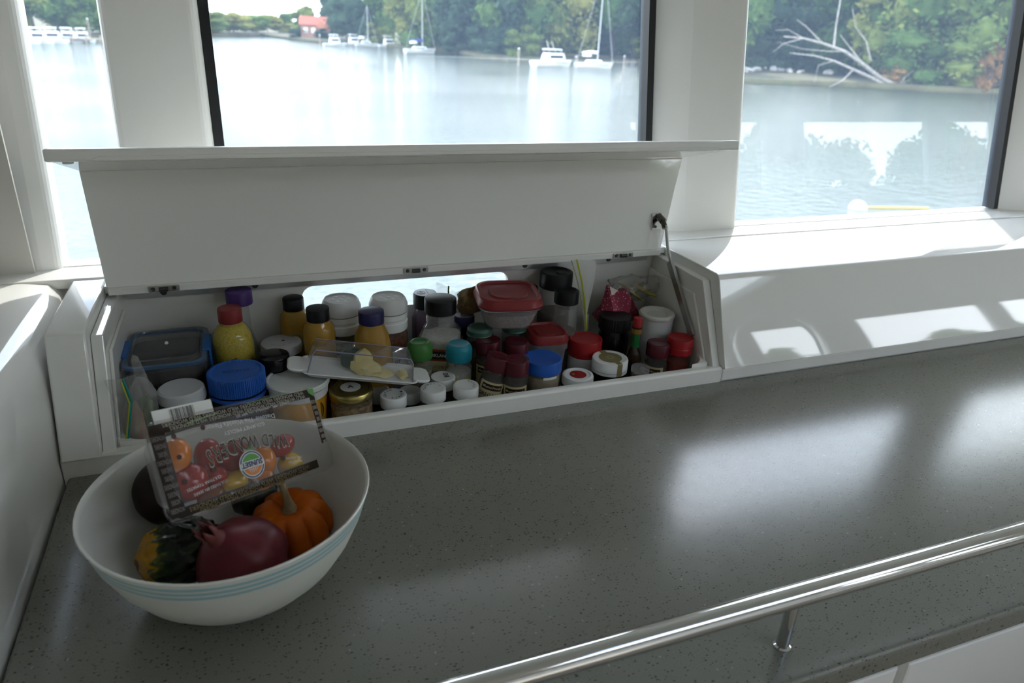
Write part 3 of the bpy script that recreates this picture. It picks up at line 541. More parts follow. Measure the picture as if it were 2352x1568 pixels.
hs = thing('house', 'cream house showing between the tall trees', 'house', (p.x+q.x, p.y+q.y, WZ+0.65), (0, 0, -0.3))
obj('wall', box(-2.2, 2.2, -2, 2, 0, 6.6), mat('cream_wall', (0.80, 0.72, 0.45), rough=0.8), hs, smooth=False); obj('roof', prism_x([(-2.4, 6.5), (2.4, 6.5), (0, 8.2)], -2.5, 2.5), mat('grey_roof', (0.15, 0.14, 0.14), rough=0.8), hs, smooth=False)
for i in range(2): obj('window', box(-1.6+i*1.9, -0.6+i*1.9, -2.05, -1.98, 4.2, 5.6), BGL, hs, smooth=False)
ROCK = ramp_mat('pale_rock', [(0.3, (0.30, 0.28, 0.25)), (0.7, (0.62, 0.60, 0.56))], 2, rough=0.9, bump=0.3)
rk = [mesh('rock', blob(1, 2, 0.5, 1.6, s, 1.2, 0.9, 0.7), True, 30) for s in range(4)]
for i in range(30):
    px = 1708+i*6.6+R2.random()*4; p = at(px, 153+R2.random()*13+i*0.15, 'Z', WZ+0.7); s = 0.30+0.32*R2.random()
    if not rk[i % 4].materials: rk[i % 4].materials.append(ROCK)
    o = obj('boulder', rk[i % 4], ROCK, loc=(p.x, p.y, WZ+0.70+s*0.35), rot=(R2.random()*0.5, R2.random()*0.5, R2.random()*6)); o.scale = (s, s, s)
    tag(o, 'pale boulder in the rock bank seen through the right window', 'rock', 'boulders of the rock bank')
# the fallen dead tree
dt = thing('fallen_tree', 'bare grey fallen tree lying across the right bank', 'tree', at(2060, 204, 'Z', WZ))
DW = ramp_mat('bleached_wood', [(0.3, (0.22, 0.19, 0.16)), (0.7, (0.42, 0.38, 0.34))], 4, rough=0.9, stretch=(1, 1, 0.3))
b0 = dt.location.copy()
def limb(pts, r0, r1, ydep=None):
    P = []
    for i, (px, py, dd) in enumerate(pts): P.append(at(px, py, 'Y', b0.y+dd)-b0)
    k = len(P); return tube(P, [r0+(r1-r0)*i/(k-1) for i in range(k)], 7)
obj('trunk', J(limb([(2062, 200, 0), (2020, 178, 0), (1985, 150, 0), (1940, 118, 0.5), (1890, 100, 1), (1845, 88, 1.5), (1800, 84, 2)], 0.30, 0.07)), DW, dt)
for pts, r0, r1 in (([(2050, 206, 0), (2000, 178, -0.5), (1960, 160, -0.7), (1915, 140, -1), (1870, 128, -1), (1815, 122, -1)], 0.24, 0.05), ([(1985, 150, 0), (1960, 120, 0.5), (1930, 80, 1)], 0.12, 0.04), ([(1960, 160, -0.7), (1935, 185, -1.2), (1905, 200, -1.5)], 0.10, 0.05), ([(1890, 100, 1), (1850, 60, 1.5), (1830, 45, 1.5)], 0.09, 0.03), ([(1845, 88, 1.5), (1800, 100, 1), (1775, 120, 1)], 0.07, 0.02), ([(1915, 140, -1), (1880, 150, -1.5), (1870, 190, -1.8)], 0.06, 0.02), ([(1845, 88, 1.5), (1810, 68, 1.5), (1780, 70, 1.5)], 0.06, 0.02), ([(1915, 108, 1), (1920, 60, 3), (1932, -10, 4)], 0.13, 0.07), ([(2000, 140, 2), (1990, 96, 3), (1965, 62, 3), (1958, 20, 3)], 0.12, 0.05), ([(1940, 118, 0.5), (1900, 118, 0), (1840, 112, 0), (1785, 96, 0)], 0.07, 0.02)):
    obj('branch', limb(pts, r0, r1), DW, dt)
for a in ((2062, 200, 2120, 170), (2064, 202, 2135, 185), (2060, 200, 2100, 160), (2060, 205, 2095, 214)): obj('root', limb([(a[0], a[1], 0), ((a[0]+a[2])/2, (a[1]+a[3])/2-4, -0.3), (a[2], a[3], -0.5)], 0.14, 0.03), DW, dt)
by = thing('reflection_standin', 'white ball and yellow line standing in for a window reflection', 'reflection', at(1970, 478, 'Z', WZ))  # solid ball and line modelled in place of a reflection in the pane
obj('float', blob(0.30, 3, 0, 1, 0, 1, 1, 0.9), BW, by); obj('line', tube([(0.2, 0, 0.02), (0.9, -0.2, 0.03), (1.8, -0.35, 0.02), (2.6, -0.6, 0.03)], 0.045, 6), mat('yellow_reflection', (0.65, 0.45, 0.08), rough=0.8), by)
# ------------------------------------------------------------------ what stands in the locker
def capprof(r, h, rb=0.003, dish=0.0):      # a screw cap seen from outside, z from 0 to h
    p = [(0, 0), (r, 0), (r, h-rb), (r-rb*0.3, h-rb*0.3), (r-rb, h)]
    if dish: p += [(r-rb-0.002, h), (r-rb-0.004, h-dish), (0, h-dish)]
    else: p += [(0, h)]
    return p
def ribs(n, d): return lambda a, k: 1+(d if math.cos(n*a) > 0 else -d)
def face(x, y): return math.atan2(CAM.y-y, CAM.x-x)          # side turned to the room
def jar(name, label, x, y, zt, cat='jar', group=None, rot=(0, 0, 0)):
    return thing(name, label, cat, (x, y, FL), rot, group), zt-FL
def cap(o, h, r, ch, m, rib=0, dish=0.0, name='cap', rb=0.003, n=40):
    return obj(name, T(lathe(capprof(r, ch, rb, dish), max(n, rib*4 if rib else n), ribs(rib, 0.012) if rib else None), 0, 0, h-ch), m, o, ang=35)
def shell(o, prof, m, name='glass', n=36): return obj(name, lathe(prof, n), m, o, ang=35)
def colr(name, c, rough=0.4, **k): k.setdefault('spec', 0.28); return mat(name, c, rough, **k)
def powder(name, a, b, sc=500): return ramp_mat(name, [(0.35, a), (0.65, b)], sc, rough=0.85)
MUST = powder('mustard', (0.36, 0.22, 0.045), (0.44, 0.28, 0.06), 40); MUSTP = powder('mustard_powder', (0.42, 0.30, 0.02), (0.55, 0.42, 0.04), 300)
BURG = colr('burgundy_plastic', (0.075, 0.010, 0.018), 0.22); REDP = colr('red_plastic', (0.30, 0.012, 0.016), 0.3); DKRED = colr('dusky_red_plastic', (0.21, 0.022, 0.024), 0.36)
BLUEP = colr('blue_plastic', (0.02, 0.10, 0.42), 0.35); NAVY = colr('navy_plastic', (0.018, 0.016, 0.075), 0.35); PURP = colr('purple_plastic', (0.055, 0.022, 0.13), 0.38)
GREENP = colr('green_plastic', (0.045, 0.16, 0.035), 0.35); TEALP = colr('teal_plastic', (0.012, 0.20, 0.27), 0.35); GREENL = colr('green_metal_lid', (0.06, 0.12, 0.095), 0.3, metal=0.3)
GOLD = colr('gold_lid', (0.44, 0.36, 0.13), 0.22, metal=0.9); GREYP = colr('grey_white_lid', (0.46, 0.46, 0.48), 0.45); ORANGE = colr('orange_tub', (0.55, 0.27, 0.015), 0.45)
YELLOWL = colr('yellow_label', (0.52, 0.44, 0.02), 0.6); CREAM = colr('cream_label', (0.50, 0.45, 0.26), 0.6); KORANGE = colr('orange_brown_label', (0.26, 0.075, 0.015), 0.55)
TRANSL = clear('frosted_plastic', (0.85, 0.85, 0.84), (0.78, 0.78, 0.77), 0.55, 0.25); FROST2 = clear('clouded_tub_plastic', (0.90, 0.90, 0.90), (0.70, 0.70, 0.72), 0.28, 0.2)
SPICEBR = powder('brown_spice', (0.10, 0.055, 0.02), (0.20, 0.11, 0.04)); SPICEGR = powder('green_herbs', (0.06, 0.075, 0.02), (0.30, 0.27, 0.10), 220); SPICERD = powder('red_flakes', (0.12, 0.03, 0.012), (0.30, 0.10, 0.05), 220)
SPICEDK = powder('dark_spice', (0.03, 0.025, 0.02), (0.08, 0.06, 0.045)); SALT = powder('pinkish_grains', (0.36, 0.28, 0.26), (0.50, 0.42, 0.38), 260); SALTW = powder('white_grains', (0.42, 0.41, 0.36), (0.52, 0.50, 0.45), 200)
STAIN = powder('dark_stain', (0.04, 0.045, 0.04), (0.09, 0.08, 0.06), 60); BTR = powder('butter', (0.62, 0.52, 0.20), (0.68, 0.60, 0.28), 30)
def patch(o, r, a, z, pts, m, name): # a ragged flat mark wrapped round a jar
    return obj(name, tmap((pts, [tuple(range(len(pts)))]), wrap(r, z, a)), m, o, smooth=False)

# --- squeeze bottle of yellow mustard powder, red cap
o, h = jar('condiment_bottle', 'bottle of bright yellow mustard with a red cap and dark stain', 0.238, 0.185, 0.170, 'bottle')
BODY = [(0, 0), (0.032, 0), (0.035, 0.006), (0.035, 0.140), (0.0345, 0.158), (0.031, 0.174), (0.024, 0.184), (0.019, 0.188), (0.018, 0.196), (0, 0.196)]
def scaled(p, r, hh, r0, h0): return [(a*r/r0, b*hh/h0) for a, b in p]
shell(o, scaled(BODY, 0.0345, h-0.020, 0.035, 0.196), GLASSC); obj('contents', lathe(scaled(BODY, 0.0325, h-0.024, 0.035, 0.196)), MUSTP, o, loc=(0, 0, 0.002))
cap(o, h, 0.0195, 0.024, DKRED, 0, 0.0)
patch(o, 0.0352, face(0.238, 0.185), 0.135, [(-0.014, -0.028), (-0.006, -0.020), (0.004, -0.012), (0.007, 0.004), (0.002, 0.012), (-0.006, 0.010), (-0.012, 0.0), (-0.016, -0.012)], STAIN, 'stain')
# --- clear bottle with purple cap
o, h = jar('sauce_bottle', 'clear long-necked bottle with a purple cap at the locker back', 0.2545, 0.237, 0.182, 'bottle')
shell(o, [(0, 0), (0.027, 0), (0.029, 0.01), (0.029, 0.085), (0.024, 0.125), (0.015, 0.165), (0.0145, h-0.02), (0, h-0.02)], GLASSC); obj('contents', lathe([(0, 0.003), (0.0265, 0.003), (0.0265, 0.07), (0, 0.07)]), SPICEDK, o); cap(o, h, 0.0222, 0.025, PURP)
# --- three mustard bottles
for nm, lb, x, y, zt, r, br, cm, sh in (('must1', 'mustard bottle with a black cap standing against the locker back', 0.3445, 0.243, 0.1575, 0.0185, 0.0262, BLACKP, 0), ('must2', 'mustard bottle with a black cap, behind the left end of the butter dish', 0.379, 0.165, 0.164, 0.0197, 0.0270, BLACKP, 0), ('navy', 'mustard bottle with a navy blue cap and torn label', 0.468, 0.150, 0.156, 0.0224, 0.0345, NAVY, 1)):
    o, h = jar('mustard_bottle', lb, x, y, zt, 'bottle')
    nk = h-0.023; pf = [(0, 0), (br-0.003, 0), (br, 0.005), (br, nk-(0.062 if sh else 0.026)), (br*0.97, nk-(0.046 if sh else 0.016)), (br*(0.84 if sh else 0.90), nk-(0.022 if sh else 0.009)), (r*0.94, nk-(0.003 if sh else 0.002)), (r*0.9, nk+0.006), (0, nk+0.006)]
    shell(o, [(a*1.03, b) for a, b in pf], clear('amber_bottle', (0.93, 0.86, 0.62), (0.6, 0.5, 0.25), 0.08, 0.06)); obj('contents', lathe([(a*0.985, b+0.001) for a, b in pf]), MUST, o); cap(o, h, r, 0.0222, cm, rb=0.002)
    if nm == 'navy': patch(o, br*1.04, face(x, y)+0.25, h-0.110, [(-0.012, -0.01), (-0.004, 0.012), (0.004, 0.014), (0.009, 0.002), (0.014, 0.006), (0.02, -0.01)], STAIN, 'torn_label')
    if nm == 'must1': obj('label_disc', tmap(([(0.016*math.cos(a*0.4), 0.016*math.sin(a*0.4)) for a in range(16)], [tuple(range(16))]), wrap(br*1.05, h-0.075, face(x, y))), colr('olive_sticker', (0.30, 0.30, 0.14), 0.6), o)
# --- two big shaker jars with white sifter lids
for x, y, zt, m, lb in ((0.426, 0.222, 0.156, SPICEGR, 'large shaker jar of green herbs with a white sifter lid'), (0.511, 0.215, 0.155, SPICERD, 'large shaker jar of red flakes with a white sifter lid')):
    o, h = jar('shaker_jar', lb, x, y, zt); R_ = 0.0352
    shell(o, [(0, 0), (R_-0.003, 0), (R_, 0.004), (R_, h-0.075), (R_-0.004, h-0.062), (R_-0.005, h-0.05), (0, h-0.05)], GLASSC); obj('contents', lathe([(0, 0.003), (R_-0.002, 0.003), (R_-0.002, h-0.075), (0, h-0.072)]), m, o)
    obj('label_band', lathe([(R_+0.0003, 0.01), (R_+0.0006, 0.01), (R_+0.0006, h-0.098), (R_+0.0003, h-0.098)]), PAPER, o, ang=30)
    obj('collar', T(lathe([(0, 0), (R_-0.001, 0), (R_, 0.003), (R_, 0.016), (R_-0.002, 0.018), (R_-0.002, 0.022), (R_, 0.024), (R_, 0.034), (0, 0.034)], 40), 0, 0, h-0.062), WHITEP, o, ang=30)
    c = obj('sifter_lid', T(lathe([(0, 0), (R_+0.0005, 0), (R_+0.0005, 0.012), (R_-0.003, 0.022), (R_-0.006, 0.026), (R_-0.007, 0.0245), (0, 0.024)], 40), 0, 0, h-0.026), colr('frosty_white_lid', (0.60, 0.60, 0.60), 0.4, sss=0.1), o, ang=30)
    for k in range(7):
        a = k*2*PI/6; rr_ = 0 if k == 6 else 0.014
        obj('sifter_bump', T(lathe([(0.004, 0), (0.0035, 0.0012), (0, 0.0014)], 12), rr_*math.cos(a), rr_*math.sin(a), h-0.0025), WHITEP, c)
    if m is SPICERD: obj('print', tmap(text2d('or', 0.013, bold=0.02), wrap(R_+0.0012, h-0.118, face(x, y)+0.42)), INK, o)
# --- square spice jar with black lid
x, y, zt = 0.604, 0.19, 0.152
o, h = jar('square_spice_jar', 'big square clear spice jar with a black lid and orange-brown label', x, y, zt, rot=(0, 0, -0.42))
W_ = 0.076; lp = lambda s, r, z: (rrect(W_*s, W_*s, r), z)
body = loft([lp(0.95, 0.012, 0), lp(1, 0.012, 0.004), lp(1, 0.012, h-0.075), lp(0.97, 0.016, h-0.068), lp(0.72, 0.024, h-0.05), (rrect(0.052, 0.052, 0.0259), h-0.046), (rrect(0.050, 0.050, 0.0249), h-0.025)])
obj('jar_body', body, PLASTC, o, ang=40)
obj('contents', loft([lp(0.95, 0.011, 0.003), lp(0.95, 0.011, h-0.078), lp(0.9, 0.011, h-0.074)]), SALTW, o, ang=40)
obj('neck_thread', J(*[T(lathe([(0.0255, 0), (0.0268, 0.001), (0.0255, 0.002)], 28), 0, 0, h-0.044+k*0.006) for k in range(3)]), PLASTC, o)
cap(o, h, 0.030, 0.027, BLACKP, 0, rb=0.0015)
lab = obj('label', J(box(-W_/2+0.001, W_/2-0.001, -W_/2-0.0007, -W_/2-0.0001, 0.01, h-0.088), box(W_/2+0.0001, W_/2+0.0007, -W_/2+0.001, W_/2-0.001, 0.01, h-0.088)), KORANGE, o, smooth=False)
obj('label_panel', box(-0.026, 0.032, -W_/2-0.0012, -W_/2-0.0008, 0.014, h-0.112), CREAM, lab, smooth=False)
obj('brand_panel', box(-0.018, 0.022, -W_/2-0.0012, -W_/2-0.0008, h-0.108, h-0.092), INK, lab, smooth=False)
obj('print', tmap(text2d('KIRKLAND', 0.0085, bold=0.02), lambda u, w: (0.002+u, -W_/2-0.0015, h-0.1005+w)), PAPER, lab)
obj('print', J(*[tmap(text2d(s, 0.0085), lambda u, w, k=k: (0.002+u, -W_/2-0.0015, h-0.124-0.012*k+w)) for k, s in enumerate(('CALIFORNIA', 'NATURAL', 'BEST'))]), colr('brown_print', (0.10, 0.05, 0.02), 0.6), lab)
# --- jar with marked black lid behind it
o, h = jar('spice_jar', 'dark jar whose black lid has a pale marked top, behind the square jar', 0.589, 0.247, 0.1435)
shell(o, [(0, 0), (0.026, 0), (0.026, h-0.05), (0.018, h-0.03), (0, h-0.03)], clear('violet_glass', (0.6, 0.5, 0.6), (0.2, 0.14, 0.2), 0.35, 0.06)); cap(o, h, 0.0232, 0.028, BLACKP)
obj('lid_top', T(lathe([(0, 0), (0.0215, 0), (0.0215, 0.0006), (0, 0.0006)], 32), 0, 0, h), colr('pale_lid_top', (0.42, 0.46, 0.56), 0.3), o); obj('mark', J(tmap(text2d('S', 0.014), lambda u, w: (u-0.008, w, h+0.0009)), T(box(0.004, 0.0045, -0.018, 0.018, 0, 0.0002), 0, 0, h+0.0007), T(lathe([(0.007, 0), (0.0078, 0), (0.0078, 0.0002), (0.007, 0.0002)], 24), -0.008, 0, h+0.0007)), INK, o)
# --- green-lidded jar seen through the butter dish
o, h = jar('spice_jar', 'jar with a dark green lid just behind the butter dish', 0.428, 0.118, 0.094); shell(o, [(0, 0), (0.021, 0), (0.021, h-0.02), (0, h-0.02)], GLASSC); obj('contents', lathe([(0, 0.003), (0.0195, 0.003), (0.0195, h-0.05), (0, h-0.05)]), SPICEDK, o); cap(o, h, 0.021, 0.022, colr('dark_green_cap', (0.02, 0.075, 0.045), 0.35), dish=0.003)
# --- flat pale lid, black lid, white lid, blue lid
o, h = jar('jam_jar', 'jar with a flat grey-white lid bearing a tiny dark dot', 0.3155, 0.200, 0.092); shell(o, [(0, 0), (0.031, 0), (0.031, h-0.014), (0, h-0.014)], GLASSC); obj('contents', lathe([(0, 0.003), (0.029, 0.003), (0.029, h-0.03), (0, h-0.03)]), SPICEBR, o); cap(o, h, 0.0350, 0.016, GREYP, rb=0.003)
obj('dot', T(lathe([(0, 0), (0.003, 0), (0.003, 0.0003), (0, 0.0003)], 12), 0.004, 0.004, h), INK, o); obj('print', ring_text('best before end', 0.018, 0.0055, -0.4, 0.16, h+0.0003, 0.0), colr('grey_print', (0.22, 0.22, 0.25), 0.6), o)
o, h = jar('jam_jar', 'squat dark jar with a glossy black lid left of the butter dish', 0.299, 0.139, 0.097); shell(o, [(0, 0), (0.022, 0), (0.024, 0.004), (0.024, h-0.02), (0, h-0.02)], clear('dark_glass', (0.12, 0.10, 0.09), (0.02, 0.02, 0.02), 0.4, 0.05)); cap(o, h, 0.0262, 0.022, colr('glossy_black_lid', (0.008, 0.008, 0.010), 0.12), rb=0.003)
o, h = jar('pickle_jar', 'jar of dark green pickle with a domed white metal lid', 0.157, 0.083, 0.083); shell(o, [(0, 0), (0.033, 0), (0.035, 0.004), (0.035, h-0.03), (0.032, h-0.018), (0, h-0.018)], GLASSC); obj('contents', lathe([(0, 0.003), (0.0335, 0.003), (0.0335, h-0.026), (0, h-0.026)]), powder('dark_pickle', (0.03, 0.035, 0.012), (0.10, 0.09, 0.03), 80), o)
obj('lid', T(lathe([(0, 0), (0.0352, 0), (0.0358, 0.003), (0.0352, 0.010), (0.034, 0.0165), (0.031, 0.019), (0.028, 0.0182), (0, 0.0175)], 44), 0, 0, h-0.019), colr('white_metal_lid', (0.50, 0.51, 0.53), 0.3), o, ang=30)
o, h = jar('peanut_butter_jar', 'jar with a large ribbed blue lid', 0.239, 0.0935, 0.0965); shell(o, [(0, 0), (0.039, 0), (0.041, 0.004), (0.041, h-0.04), (0.040, h-0.02), (0, h-0.02)], clear('blue_tinted', (0.5, 0.55, 0.75), (0.03, 0.06, 0.2), 0.5, 0.1)); obj('contents', lathe([(0, 0.003), (0.039, 0.003), (0.039, h-0.045), (0, h-0.045)]), SPICEBR, o)
c = cap(o, h, 0.0440, 0.030, BLUEP, 90, 0.0015, 'lid', n=44); obj('embossed_print', tmap(text2d('BEST BY 09', 0.0085), lambda u, w: (u, w, h-0.0010)), colr('deep_blue', (0.008, 0.03, 0.17), 0.5), c); obj('skirt_ring', T(lathe([(0.0425, 0), (0.0445, 0.001), (0.0445, 0.005), (0.0425, 0.006)], 44), 0, 0, h-0.040), BLUEP, c)
# --- orange tub with white lid
o, h = jar('spread_tub', 'round orange tub with a white lid', 0.3325, 0.0875, 0.074, 'tub'); obj('tub', lathe([(0, 0), (0.0385, 0), (0.047, h-0.012), (0, h-0.012)], 44), ORANGE, o); obj('band', lathe([(0.0462, h-0.026), (0.0472, h-0.026), (0.0482, h-0.012), (0.047, h-0.012)], 44), colr('white_tub_band', (0.6, 0.6, 0.58), 0.5), o)
obj('lid', T(lathe([(0, 0), (0.0500, 0), (0.0512, 0.002), (0.0512, 0.008), (0.0495, 0.010), (0.0475, 0.0098), (0.0460, 0.0075), (0, 0.0078)], 48), 0, 0, h-0.010), colr('tub_lid_white', (0.60, 0.62, 0.60), 0.4), o, ang=30); obj('print', tmap(text2d(')', 0.03), wrap(0.0475, h-0.045, face(0.33, 0.0875)+0.85)), INK, o)
# --- gold-lidded jar of grainy paste
o, h = jar('paste_jar', 'glass jar of grainy paste with a gold lid', 0.416, 0.0725, 0.0505); shell(o, [(0, 0), (0.034, 0), (0.036, 0.004), (0.036, h-0.025), (0.033, h-0.014), (0, h-0.014)], GLASSC); obj('contents', lathe([(0, 0.003), (0.0345, 0.003), (0.0345, h-0.024), (0, h-0.024)]), powder('grainy_paste', (0.16, 0.085, 0.035), (0.42, 0.30, 0.16), 110), o)
c = obj('lid', T(lathe([(0, 0), (0.0362, 0), (0.0370, 0.002), (0.0370, 0.011), (0.0355, 0.014), (0.031, 0.0145), (0.029, 0.0130), (0, 0.0132)], 44), 0, 0, h-0.0145), GOLD, o, ang=30); obj('sticker', T(lathe([(0, 0), (0.017, 0), (0.017, 0.0004), (0, 0.0004)], 28), 0, 0.004, h-0.001), PAPER, c); obj('mark', tmap(text2d('A', 0.014, bold=0.03), lambda u, w: (u, w+0.004, h-0.0004)), INK, c)
# --- small jars with white caps and handwritten names
def wjar(x, y, zt, r, label, writer):
    o, h = jar('spice_jar', label, x, y, zt); shell(o, [(0, 0), (r-0.003, 0), (r-0.001, 0.003), (r-0.001, h-0.018), (0, h-0.018)], GLASSC); obj('contents', lathe([(0, 0.003), (r-0.0025, 0.003), (r-0.0025, h-0.024), (0, h-0.024)]), SPICEDK, o)
    c = cap(o, h, r, 0.021, WHITEP, rb=0.0018, dish=0.0006)
    if writer: obj('handwriting', writer(h+0.0002), INK, c)
wjar(0.485, 0.058, 0.0355, 0.0226, 'small white-capped jar marked Garam Masala', lambda z: J(ring_text('Garam', 0.0150, 0.0072, PI*1.08, 0.42, z), ring_text('Masala', 0.0150, 0.0068, PI*0.10, 0.44, z)))
wjar(0.555, 0.058, 0.0375, 0.0226, 'small white-capped jar marked Turmeric', lambda z: ring_text('Turmeric', 0.0150, 0.0068, PI*1.02, 0.40, z))
wjar(0.615, 0.058, 0.0350, 0.0228, 'small white-capped jar marked Curry', lambda z: ring_text('Curry', 0.0150, 0.0070, PI*0.30, 0.42, z))
wjar(0.586, 0.105, 0.0330, 0.0226, 'small white-capped jar marked Dill', lambda z: tmap(text2d('Dill', 0.0125, bold=0.02), lambda u, w: (0.006+w, 0.002-u, z)))
wjar(0.468, 0.108, 0.0225, 0.0200, 'white-capped jar half hidden behind the garam masala jar', None)
wjar(0.523, 0.100, 0.0165, 0.0195, 'low white-capped jar under the right end of the butter dish', None)
# --- green and teal shakers
for x, y, zt, r, cm, lb, lm in ((0.551, 0.138, 0.0925, 0.0234, GREENP, 'clear spice shaker with a light green flip cap', None), (0.6215, 0.125, 0.086, 0.0243, TEALP, 'clear spice shaker with a teal cap and yellow label', YELLOWL)):
    o, h = jar('spice_shaker', lb, x, y, zt); shell(o, [(0, 0), (r-0.002, 0), (r, 0.004), (r, h-0.045), (r-0.003, h-0.036), (r-0.003, h-0.03), (0, h-0.03)], PLASTC); obj('contents', lathe([(0, 0.003), (r-0.0015, 0.003), (r-0.0015, h-0.055), (0, h-0.055)]), SALTW if lm else SPICEGR, o)
    obj('cap', T(lathe([(0, 0), (r-0.001, 0), (r, 0.002), (r, 0.022), (r-0.003, 0.029), (r-0.006, 0.032), (r-0.011, 0.0305), (0, 0.030)], 40), 0, 0, h-0.032), cm, o, ang=30)
    if lm:
        l_ = obj('label', arc_strip(r+0.0002, 0.02, h-0.062, face(x, y)-0.55, face(x, y)+0.9), lm, o); obj('print', J(*[tmap(text2d(s, 0.006), wrap(r+0.0010, h-0.070-0.009*k, face(x, y)+0.15)) for k, s in enumerate(('Adobo', 'all purpose', 'seasoning'))]), INK, l_)
        obj('side_label', arc_strip(r+0.0002, 0.02, h-0.058, face(x, y)-1.3, face(x, y)-0.56), TEALP, o)
    else: obj('rib_ring', T(lathe([(r-0.010, 0), (r-0.008, 0.001), (r-0.010, 0.0015)], 30), 0, 0, h-0.0015), cm, o)
# --- two preserving jars with green metal lids under the red-lidded tub
for x, y, zt, lb in ((0.677, 0.172, 0.0945, 'preserving jar with a green metal lid, left under the red-lidded tub'), (0.752, 0.183, 0.0915, 'preserving jar with a green metal lid, right under the red-lidded tub')):
    o, h = jar('preserving_jar', lb, x, y, zt); r = 0.0248; shell(o, [(0, 0), (r-0.001, 0), (r, 0.004), (r, h-0.025), (r-0.003, h-0.016), (0, h-0.016)], GLASSC); obj('contents', lathe([(0, 0.003), (r-0.002, 0.003), (r-0.002, h-0.04), (0, h-0.04)]), powder('olive_contents', (0.05, 0.05, 0.03), (0.14, 0.13, 0.08), 100), o)
    obj('lid', T(lathe([(0, 0), (r, 0), (r+0.0012, 0.002), (r, 0.004), (r, 0.011), (r-0.003, 0.0155), (r-0.006, 0.0165), (r-0.008, 0.0148), (r-0.014, 0.0152), (0, 0.0150)], 40), 0, 0, h-0.0165), GREENL, o, ang=25)
o, h = jar('spice_jar', 'dark jar with a pale-topped blue-edged lid beside the square jar', 0.664, 0.233, 0.096); shell(o, [(0, 0), (0.02, 0), (0.02, h-0.02), (0, h-0.02)], clear('dark_glass', ), n=28); cap(o, h, 0.0208, 0.02, NAVY); obj('lid_top', T(lathe([(0, 0), (0.0185, 0), (0.0185, 0.0006), (0, 0.0006)], 28), 0, 0, h), colr('worn_lid_top', (0.22, 0.22, 0.23), 0.5), o)
tag(obj('root_piece', blob(0.024, 3, 0.5, 2.2, 5, 1.1, 0.8, 1.1), powder('brown_root', (0.10, 0.06, 0.02), (0.22, 0.14, 0.05), 60), loc=(0.676, 0.236, 0.120)), 'brown knobbly lump tucked behind the red-lidded tub', 'food')
# --- burgundy-capped spice jars
LFACE = mat('photo_green_print', (0.07, 0.11, 0.02), 0.6, var=0.6, scale=180)
def mfjar(x, y, zt, label, words=None, rot=(0, 0, 0), da=0.0, r=0.0236, lab=True):
    o, h = jar('burgundy_cap_jar', label, x, y, zt, 'jar', 'burgundy-capped spice jars', rot)
    shell(o, [(0, 0), (r-0.002, 0), (r, 0.003), (r, h-0.040), (r-0.003, h-0.033), (r-0.003, h-0.022), (0, h-0.022)], GLASSC); obj('contents', lathe([(0, 0.003), (r-0.0015, 0.003), (r-0.0015, h-0.044), (0, h-0.044)]), SPICEDK, o); cap(o, h, r, 0.027, BURG, rb=0.002, dish=0.0006)
    obj('neck_ring', T(lathe([(r-0.003, 0), (r-0.0005, 0.001), (r-0.0005, 0.003), (r-0.003, 0.004)], 32), 0, 0, h-0.032), GLASSC, o)
    if lab:
        a = face(x, y)+da; l_ = obj('label', arc_strip(r+0.0002, 0.008, h-0.046, a-1.05, a+1.05), CREAM, o); obj('brand_band', arc_strip(r+0.0007, h-0.061, h-0.050, a-0.8, a+0.8), colr('dark_brown_band', (0.03, 0.012, 0.010), 0.5), l_)
        obj('print', tmap(text2d('MasterFoods', 0.0068, bold=0.015), wrap(r+0.0014, h-0.0555, a)), CREAM, l_)
        if words: obj('print', tmap(text2d(words, 0.0098, bold=0.015), wrap(r+0.0010, h-0.071, a)), INK, l_)
        if words == 'OREGANO': obj('herb_picture', arc_strip(r+0.0007, 0.010, h-0.092, a-0.75, a+0.75), LFACE, l_)
    return o
mfjar(0.683, 0.140, 0.081, 'burgundy-capped spice jar at the back left of its cluster')
mfjar(0.6505, 0.078, 0.079, 'burgundy-capped oregano jar leaning to the right', 'OREGANO', (0, 0.26, 0))
mfjar(0.735, 0.126, 0.0775, 'burgundy-capped spice jar behind the round blue lid', lab=False)
mfjar(0.7105, 0.061, 0.0725, 'burgundy-capped spice jar right at the locker rim', 'SPICE', r=0.0232)
mfjar(1.023, 0.085, 0.0590, 'burgundy-capped spice jar beside the bright red cap', r=0.0231, da=-0.35)
# --- round blue lid, red lid, white-and-red lid, gold seal
o, h = jar('storage_jar', 'low clear jar with a bright blue lid at the rim', 0.7735, 0.0860, 0.0565); r = 0.0350; shell(o, [(0, 0), (r-0.003, 0), (r, 0.004), (r, h-0.022), (0, h-0.022)], PLASTC); obj('contents', lathe([(0, 0.003), (r-0.002, 0.003), (r-0.002, h-0.030), (0, h-0.030)]), powder('beige_powder', (0.36, 0.28, 0.16), (0.46, 0.38, 0.24), 150), o); cap(o, h, 0.0366, 0.0235, BLUEP, rb=0.0015, dish=0.0008, n=48)
obj('grip_ridges', J(*[T(box(-0.0006, 0.0006, 0, 0.0008, 0, 0.010), 0, 0, 0) for _ in ()], arc_strip(r+0.0002, h-0.031, h-0.026, face(0.7735, 0.086)+0.1, face(0.7735, 0.086)+0.9, 40)), WHITEP, o)
o, h = jar('red_lid_jar', 'white jar with a wide bright red lid behind the gold-sealed jar', 0.891, 0.145, 0.058); r = 0.0325; shell(o, [(0, 0), (r-0.003, 0), (r, 0.004), (r, h-0.03), (0, h-0.03)], WHITEP, 'body'); cap(o, h, 0.0338, 0.032, REDP, rb=0.002, dish=0.002, n=44); obj('cap_ring', T(lathe([(0.0330, 0), (0.0346, 0.001), (0.0346, 0.004), (0.0330, 0.005)], 40), 0, 0, h-0.034), REDP, o)
